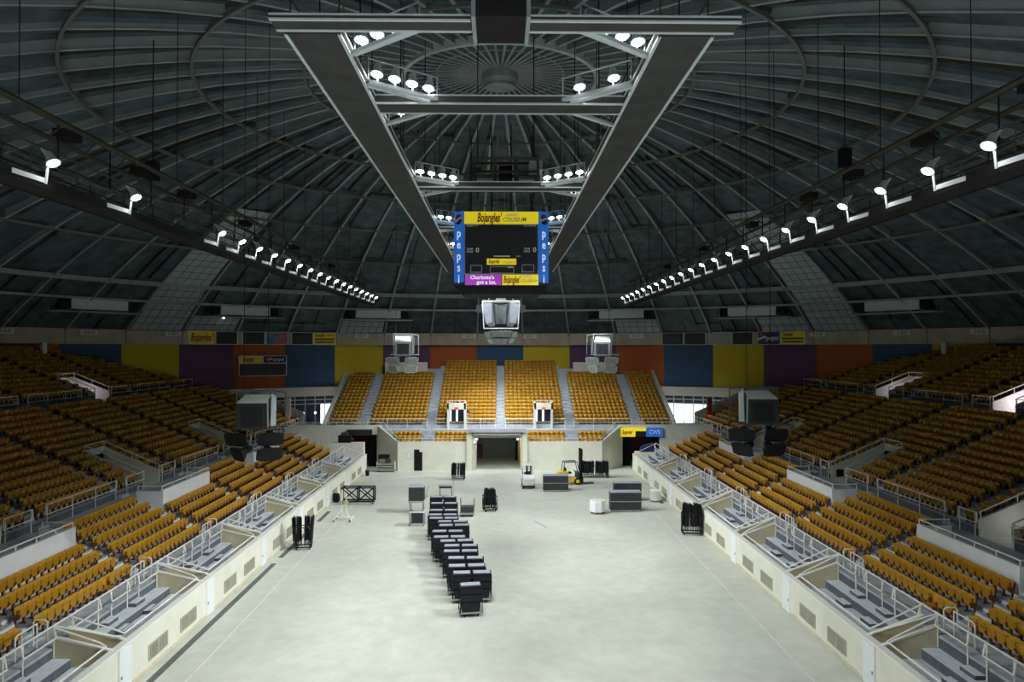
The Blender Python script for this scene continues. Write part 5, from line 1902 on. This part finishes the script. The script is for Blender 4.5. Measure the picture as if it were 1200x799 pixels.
MB().box(-0.55, 0.5, -0.36, 0.36, 0.78, 0.96).build('table_edge', M['charcoal'], t)
MB().prism([(-0.4, 0.1), (0.4, 0.1), (0.4, 1.5), (0.2, 1.5)], 'x', 0.60, 0.66).build('end_panel', M['vent'], t)
for x in (-0.5, 0.5):
    for y in (-0.3, 0.3):
        MB().tube((x, y, 0.1), (x, y, 0.8), 0.03, 6).build('leg', M['grey'], t)
casters(t, 1.2, 0.8, 0.06)
t = thing('handle_trolley', 'low grey trolley with two upright handles right of the cart line', 'trolley', fp(547.5, 604.5))
MB().box(-0.55, 0.55, -0.45, 0.45, 0.2, 0.32).build('deck', M['grey'], t)
MB().box(-0.5, 0.5, -0.4, 0.4, 0.33, 0.75).build('load', M['charcoal'], t)
for x in (-0.5, 0.5):
    MB().path([(x, 0.4, 0.3), (x * 1.05, 0.5, 1.25)], 0.03).build('handle', M['chair_black'], t)
casters(t, 1.0, 0.8, 0.08)

# ---- carts of folded chairs (chairs are things hung on the cart)
def folded_chair_mesh(h):
    mb = MB()
    w = 0.44
    mb.path([(-w / 2, 0.0, 0), (-w / 2, 0.03, h * 0.96), (-w / 2 + 0.06, 0.03, h), (w / 2 - 0.06, 0.03, h), (w / 2, 0.03, h * 0.96), (w / 2, 0, 0)], 0.014, 5)
    mb.path([(-w / 2 + 0.03, 0.05, 0.02), (-w / 2 + 0.03, 0.02, h * 0.7)], 0.013, 5)
    mb.path([(w / 2 - 0.03, 0.05, 0.02), (w / 2 - 0.03, 0.02, h * 0.7)], 0.013, 5)
    mb.box(-w / 2 + 0.02, w / 2 - 0.02, -0.03, 0.05, h * 0.62, h * 0.97)
    mb.box(-w / 2 + 0.03, w / 2 - 0.03, -0.02, 0.06, h * 0.18, h * 0.58)
    return mb.mesh('folded_chair', M['chair_black'])
fc = folded_chair_mesh(0.95)
def hung_chairs_cart(label, clabel, group, p, w, d, h, rz, n, brace=False, tiers=1, lean=0.0):
    t = thing('chair_rack', label, 'chair rack', p, rz)
    b = MB()
    for y in (-d / 2, d / 2):
        b.bar((-w / 2, y, 0.18), (w / 2, y, 0.18), 0.06, 0.07)
    for x in (-w / 2, w / 2):
        b.bar((x, -d / 2, 0.18), (x, d / 2, 0.18), 0.06, 0.07)
    b.build('base_frame', M['chair_black'] if not brace else M['grey'], t)
    casters(t, w, d, 0.07)
    for x in (-w / 2, w / 2):
        e = MB()
        hf = h if brace else h * 0.72
        e.path([(x, -d / 2, 0.2), (x, -d / 2, hf), (x, d / 2, hf), (x, d / 2, 0.2)], 0.025)
        e.build('end_frame', M['chair_black'], t)
    for y in (-d / 2, d / 2):
        tb = MB()
        tb.tube((-w / 2, y, h if brace else h * 0.72), (w / 2, y, h if brace else h * 0.72), 0.025)
        if brace:
            for k in range(2):
                xa, xb = -w / 2 + w * k / 2, -w / 2 + w * (k + 1) / 2
                tb.tube((xa, y, 0.25), (xb, y, h), 0.05); tb.tube((xa, y, h), (xb, y, 0.25), 0.05)
                tb.tube((xb, y, 0.2), (xb, y, h), 0.06); tb.tube((xa, y, h), (xb, y, h), 0.06); tb.tube((xa, y, 0.25), (xb, y, 0.25), 0.06)
        tb.build('side_frame', M['chair_black'], t)
    ca, sa = math.cos(rz), math.sin(rz)
    for q in range(n):
        lx = -w / 2 + w * (q + 0.5) / n
        lx += 0.06 if lx > 0.02 else (-0.06 if lx < -0.02 else 0)
        for ti in range(tiers):
            c = bpy.data.objects.new('folded_chair', fc)
            COL.objects.link(c)
            kz = (h - 0.28) / 0.95
            c.location = (p.x + ca * lx, p.y + sa * lx, 0.24)
            c.rotation_euler = (0, lean * (1 if q % 2 else 0.6) * (-1 if lx < 0 else 1), rz + PI / 2 + 0.10 * ((q * 5) % 3 - 1))
            c.rotation_euler = Euler((-lean * lx / w * 2, 0, rz + PI / 2 + 0.10 * ((q * 5) % 3 - 1)), 'XYZ')
            c.scale = ((d - 0.05) / 0.44, (w / n) / 0.10, kz * (1.06 + 0.05 * ((q * 3) % 4) / 3))
            tag(c, clabel, 'chair', group)
    return t
hung_chairs_cart('black rack of folded chairs by the tunnel mouth', 'black folded chair hung on the rack by the tunnel mouth', 'chairs on the rack by the tunnel', fp(537.5, 562), 1.2, 0.8, 1.55, 0.06, 7)
hung_chairs_cart('black rack of folded chairs just right of the cart line', 'black folded chair hung on the rack right of the cart line', 'chairs on the rack beside the line', fp(574, 598.5), 0.95, 0.9, 1.65, 0.25, 6, lean=0.10)
hung_chairs_cart('long black rack of folded chairs behind the yellow forklift', 'black folded chair hung on the long rack behind the yellow forklift', 'chairs on the long rack', fp(697, 559.5), 2.6, 0.9, 1.55, 0.0, 12)
hung_chairs_cart('black rack of folded chairs against the right rinkside wall', 'black folded chair hung on the rack against the right rinkside wall', 'chairs on the right wall rack', fp(811, 626), 1.35, 0.75, 2.0, -0.15, 9, lean=0.05)
hung_chairs_cart('draped-looking black chair rack against the left rinkside wall', 'black folded chair hung on the rack against the left rinkside wall', 'chairs on the left wall rack', fp(355.5, 643), 1.0, 0.7, 1.95, 0.2, 10, lean=-0.06)
hung_chairs_cart('low cross-braced black rack at the left side of the floor', 'black folded chair inside the cross-braced rack at left', 'chairs in the braced rack', fp(420, 590), 2.6, 0.8, 1.35, 0.0, 0, brace=True)
# ---- white lifting stand in front of the braced rack
t = thing('lifting_stand', 'white wheeled lifting stand before the cross-braced rack', 'lift', fp(402, 610))
for s in (-1, 1):
    MB().bar((s * 0.65, -0.55, 0.16), (s * 0.65, 0.65, 0.16), 0.07, 0.07).build('base_leg', M['rail'], t)
MB().bar((-0.65, 0.3, 0.2), (0.65, 0.3, 0.2), 0.08, 0.08).build('base_cross', M['rail'], t)
for x in (-0.16, 0.16):
    MB().bar((x, 0.3, 0.2), (x, 0.3, 1.9), 0.07, 0.07).build('mast', M['rail'], t)
MB().bar((-0.35, 0.2, 1.35), (0.35, 0.2, 1.35), 0.08, 0.1).build('carriage', M['grey'], t)
MB().box(0.1, 0.3, 0.15, 0.28, 1.2, 1.4).build('winch', M['fk_y'], t)
for x in (-0.5, 0.5):
    MB().bar((x * 0.3, 0.25, 0.8), (x * 1.1, -0.3, 0.25), 0.04, 0.04).build('stay', M['rail'], t)
casters(t, 1.4, 1.2, 0.08)
# small monitor on a stand behind, left of the braced rack
t = thing('monitor_speaker', 'small black wedge speaker left of the cross-braced rack', 'speaker', fp(394.5, 588))
MB().prism([(-0.3, 0.0), (0.3, 0.0), (0.3, 0.4), (-0.1, 0.75), (-0.3, 0.75)], 'x', -0.22, 0.22).build('cabinet', M['black'], t, bevel=0.02)
MB().box(-0.2, 0.2, 0.28, 0.31, 0.05, 0.4).build('grille', M['charcoal'], t)

# ---- stacked tables by the left corner
t = thing('folded_table_stack', 'stack of folded tables and black cases by the left corner wall', 'table stack', fp(453, 552.5))
MB().box(-1.0, 0.9, -0.4, 0.4, 0.15, 0.22).build('cart_deck', M['grey'], t)
for x in (-0.95, 0.85):
    MB().box(x - 0.03, x + 0.03, -0.38, 0.38, 0.2, 1.1).build('cart_end', M['vent'], t)
for k in range(3):
    MB().box(-0.9, 0.8, -0.36, 0.36, 0.30 + 0.24 * k, 0.36 + 0.24 * k).build('folded_table', M['vent'], t)
MB().box(-0.8, 0.3, -0.36, 0.36, 1.35, 1.75).build('black_case', M['black'], t, bevel=0.02)
MB().box(-0.1, 0.45, -0.36, 0.36, 0.95, 1.3).build('black_case', M['charcoal'], t, bevel=0.02)
for x in (-0.75, 0.25):
    MB().tube((x, 0, 0.9), (x, 0, 1.36), 0.05, 6).build('support', M['grey'], t)
casters(t, 1.8, 0.8, 0.06)
t = thing('waste_bin', 'small black bin at the end of the left rinkside wall', 'bin', fp(430.5, 557.5))
MB().loft([[(r * math.cos(2 * PI * k / 12), r * math.sin(2 * PI * k / 12), z) for k in range(12)] for r, z in ((0.17, 0), (0.22, 0.5))]).build('bin_body', M['black'], t)
MB().tube((0, 0, 0.5), (0, 0, 0.55), 0.23, 12).build('bin_rim', M['charcoal'], t)

# ---- forklifts
def wheel(parent, x, y, r, w, hub):
    o = MB().tube((x - w / 2, y, r), (x + w / 2, y, r), r, 16).build('wheel', M['rubber'], parent)
    MB().tube((x - w / 2 - 0.01, y, r), (x + w / 2 + 0.01, y, r), r * 0.55, 12).build('hub', M[hub], o)
def forklift(label, p, rz, body, guard, mast_h, trim='charcoal'):
    """local: forks point to +y, counterweight at -y"""
    t = thing('forklift', label, 'forklift', p, rz)
    MB().prism([(-1.05, 0.35), (-1.2, 0.95), (-1.1, 1.25), (-0.25, 1.25), (-0.25, 0.45)], 'x', -0.52, 0.52).build('counterweight', M[body], t, bevel=0.05)
    MB().box(-0.5, 0.5, -0.3, 0.75, 0.28, 0.62).build('chassis', M[body], t, bevel=0.03)
    MB().box(-0.42, 0.42, 0.55, 0.8, 0.6, 1.15).build('cowl', M[trim], t, bevel=0.03)
    MB().box(-0.3, 0.3, -1.07, -1.03, 0.55, 0.72).build('rear_grille', M['black'], t)
    MB().box(-0.28, 0.28, -0.45, 0.1, 1.0, 1.15).build('seat_cushion', M['black'], t, bevel=0.03)
    MB().box(-0.26, 0.26, -0.5, -0.4, 1.1, 1.55).build('seat_back', M['black'], t, bevel=0.03)
    g = MB()
    for x in (-0.47, 0.47):
        g.path([(x, -0.72, 1.0), (x, -0.62, 2.08), (x, 0.55, 2.12), (x, 0.82, 1.1)], 0.04)
    for k in range(6):
        y = -0.6 + 1.12 * k / 5
        g.bar((-0.47, y, 2.1), (0.47, y, 2.1), 0.06, 0.05)
    g.build('overhead_guard', M[guard], t)
    for x in (-0.36, 0.36):
        MB().box(x - 0.06, x + 0.06, 0.92, 1.10, 0.1, mast_h).build('mast_rail', M['black'], t)
    m_ = MB()
    for z in (0.4, mast_h * 0.55, mast_h - 0.1):
        m_.box(-0.36, 0.36, 0.95, 1.05, z, z + 0.1)
    m_.box(-0.08, 0.08, 0.96, 1.04, 0.2, mast_h - 0.1)
    m_.build('mast_cross', M['black'], t)
    MB().box(-0.45, 0.45, 1.1, 1.16, 0.12, 0.6).build('fork_carriage', M['black'], t)
    for x in (-0.25, 0.25):
        MB().box(x - 0.06, x + 0.06, 1.16, 2.25, 0.05, 0.10).build('fork', M['steel_d'], t)
    MB().tube((0, 0.5, 1.1), (0, 0.35, 1.35), 0.03).build('steering_column', M['black'], t)
    for x in (-0.45, 0.45):
        wheel(t, x, 0.62, 0.32, 0.2, body)
        wheel(t, x, -0.62, 0.27, 0.18, body)
    return t
forklift('white forklift seen from behind, right of the tunnel mouth', fp(618.5, 571), 0.05, 'fk_w', 'fk_w', 2.0)
forklift('yellow forklift with tall black mast, forks pointing right', fp(668, 567), -PI / 2 + 0.12, 'fk_y', 'charcoal', 3.3)

# ---- pale tanks
def tank(label, p, r, h):
    t = thing('water_barrel', label, 'barrel', p)
    n = 8
    MB().loft([[(q * math.cos(2 * PI * (k + 0.5) / n), q * math.sin(2 * PI * (k + 0.5) / n), z) for k in range(n)] for q, z in ((r * 0.9, 0), (r * 0.92, 0.14))]).build('base', M['rust_b'], t)
    MB().loft([[(q * math.cos(2 * PI * (k + 0.5) / n), q * math.sin(2 * PI * (k + 0.5) / n), z) for k in range(n)] for q, z in ((r * 0.95, 0.14), (r, 0.2), (r, h - 0.1), (r * 0.96, h))]).build('body', M['white'], t)
    MB().loft([[(q * math.cos(2 * PI * (k + 0.5) / n), q * math.sin(2 * PI * (k + 0.5) / n), z) for k in range(n)] for q, z in ((r * 0.8, h), (r * 0.78, h + 0.03))]).build('lid', M['box_tan'], t)
tank('white octagonal barrel with brown base standing in the open left of the case stacks', fp(700, 601), 0.62, 1.0)
t = thing('barrel', 'pale ribbed barrel with brown base against the right rinkside wall', 'barrel', fp(768, 587.5))
MB().tube((0, 0, 0), (0, 0, 0.12), 0.40, 14).build('base', M['rust_b'], t)
bd = MB()
for k in range(14):
    a = 2 * PI * k / 14
    bd.box(math.cos(a) * 0.36 - 0.07, math.cos(a) * 0.36 + 0.07, math.sin(a) * 0.36 - 0.07, math.sin(a) * 0.36 + 0.07, 0.12, 0.88)
bd.tube((0, 0, 0.12), (0, 0, 0.88), 0.37, 14)
bd.build('body', M['box_tan'], t)
MB().tube((0, 0, 0.88), (0, 0, 0.96), 0.45, 14).build('lid', M['white'], t)
# tape line on the floor
tl = MB(); tl.bar(fp(626.5, 611) + Vector((0, 0, 0.004)), fp(641, 618) + Vector((0, 0, 0.004)), 0.09, 0.006)
struct('floor_marking_tape', tl, M['tape'], fl)

# ---- equipment at the far ends of the boxes
t = thing('projector_case', 'black equipment box on the cream block at the far end of the left boxes', 'equipment', (PX(406, 77.6), 30.45, 2.9))
MB().box(-0.75, 0.55, -0.35, 0.35, 0.0, 0.75).build('case', M['black'], t, bevel=0.03)
MB().box(-0.45, 0.25, -0.3, 0.3, 0.75, 1.05).build('top_unit', M['charcoal'], t, bevel=0.02)
MB().tube((0.55, -0.1, 0.4), (0.75, -0.15, 0.4), 0.14, 12).build('lens_barrel', M['charcoal'], t)
struct('end_block_wall', MB().box(-17.6, -14.1, 30.0, 30.9, 0, 2.9), M['cream'], label='cream block closing the far end of the left boxes')
struct('end_block_wall', MB().box(14.1, 17.6, 30.0, 30.9, 0, 1.9), M['cream'], label='cream block closing the far end of the right boxes')
t = thing('draped_equipment', 'dark draped equipment at the far end of the right boxes', 'equipment', (PX(759, 77.8), 30.45, 1.9))
MB().loft([[(-0.9, -0.35, 0), (0.9, -0.35, 0), (0.9, 0.35, 0), (-0.9, 0.35, 0)], [(-0.8, -0.3, 0.5), (0.7, -0.3, 0.6), (0.7, 0.3, 0.6), (-0.8, 0.3, 0.5)], [(-0.3, -0.2, 0.75), (0.5, -0.2, 0.9), (0.5, 0.2, 0.9), (-0.3, 0.2, 0.75)]]).build('drape', M['sign_nb'], t)
MB().tube((0.6, 0, 0.6), (0.75, 0, 1.2), 0.03).build('stand_post', M['chair_black'], t)
# equipment beside the middle left stairway
base = Vector((-22.3, 5.2, 3.62))
t = thing('equipment_table', 'dark table with an orange bag and white items beside the left stairway', 'table', (-23.9, 4.6, UZ0))
MB().box(-0.9, 0.9, -0.4, 0.4, 0.7, 0.75).build('table_top', M['charcoal'], t)
for x in (-0.85, 0.85):
    for y in (-0.35, 0.35):
        MB().tube((x, y, 0), (x, y, 0.7), 0.02).build('leg', M['grey'], t)
b_ = thing('shoulder_bag', 'orange bag standing on the dark table by the left stairway', 'bag', (-24.4, 4.6, UZ0 + 0.75))
MB().loft([[(-0.2, -0.12, 0), (0.2, -0.12, 0), (0.2, 0.12, 0), (-0.2, 0.12, 0)], [(-0.17, -0.08, 0.45), (0.17, -0.08, 0.45), (0.17, 0.08, 0.45), (-0.17, 0.08, 0.45)]]).build('bag_body', M['orange'], b_, bevel=0.03)
MB().path([(-0.12, 0, 0.45), (-0.08, 0, 0.6), (0.08, 0, 0.6), (0.12, 0, 0.45)], 0.015).build('bag_handle', M['rust'], b_)
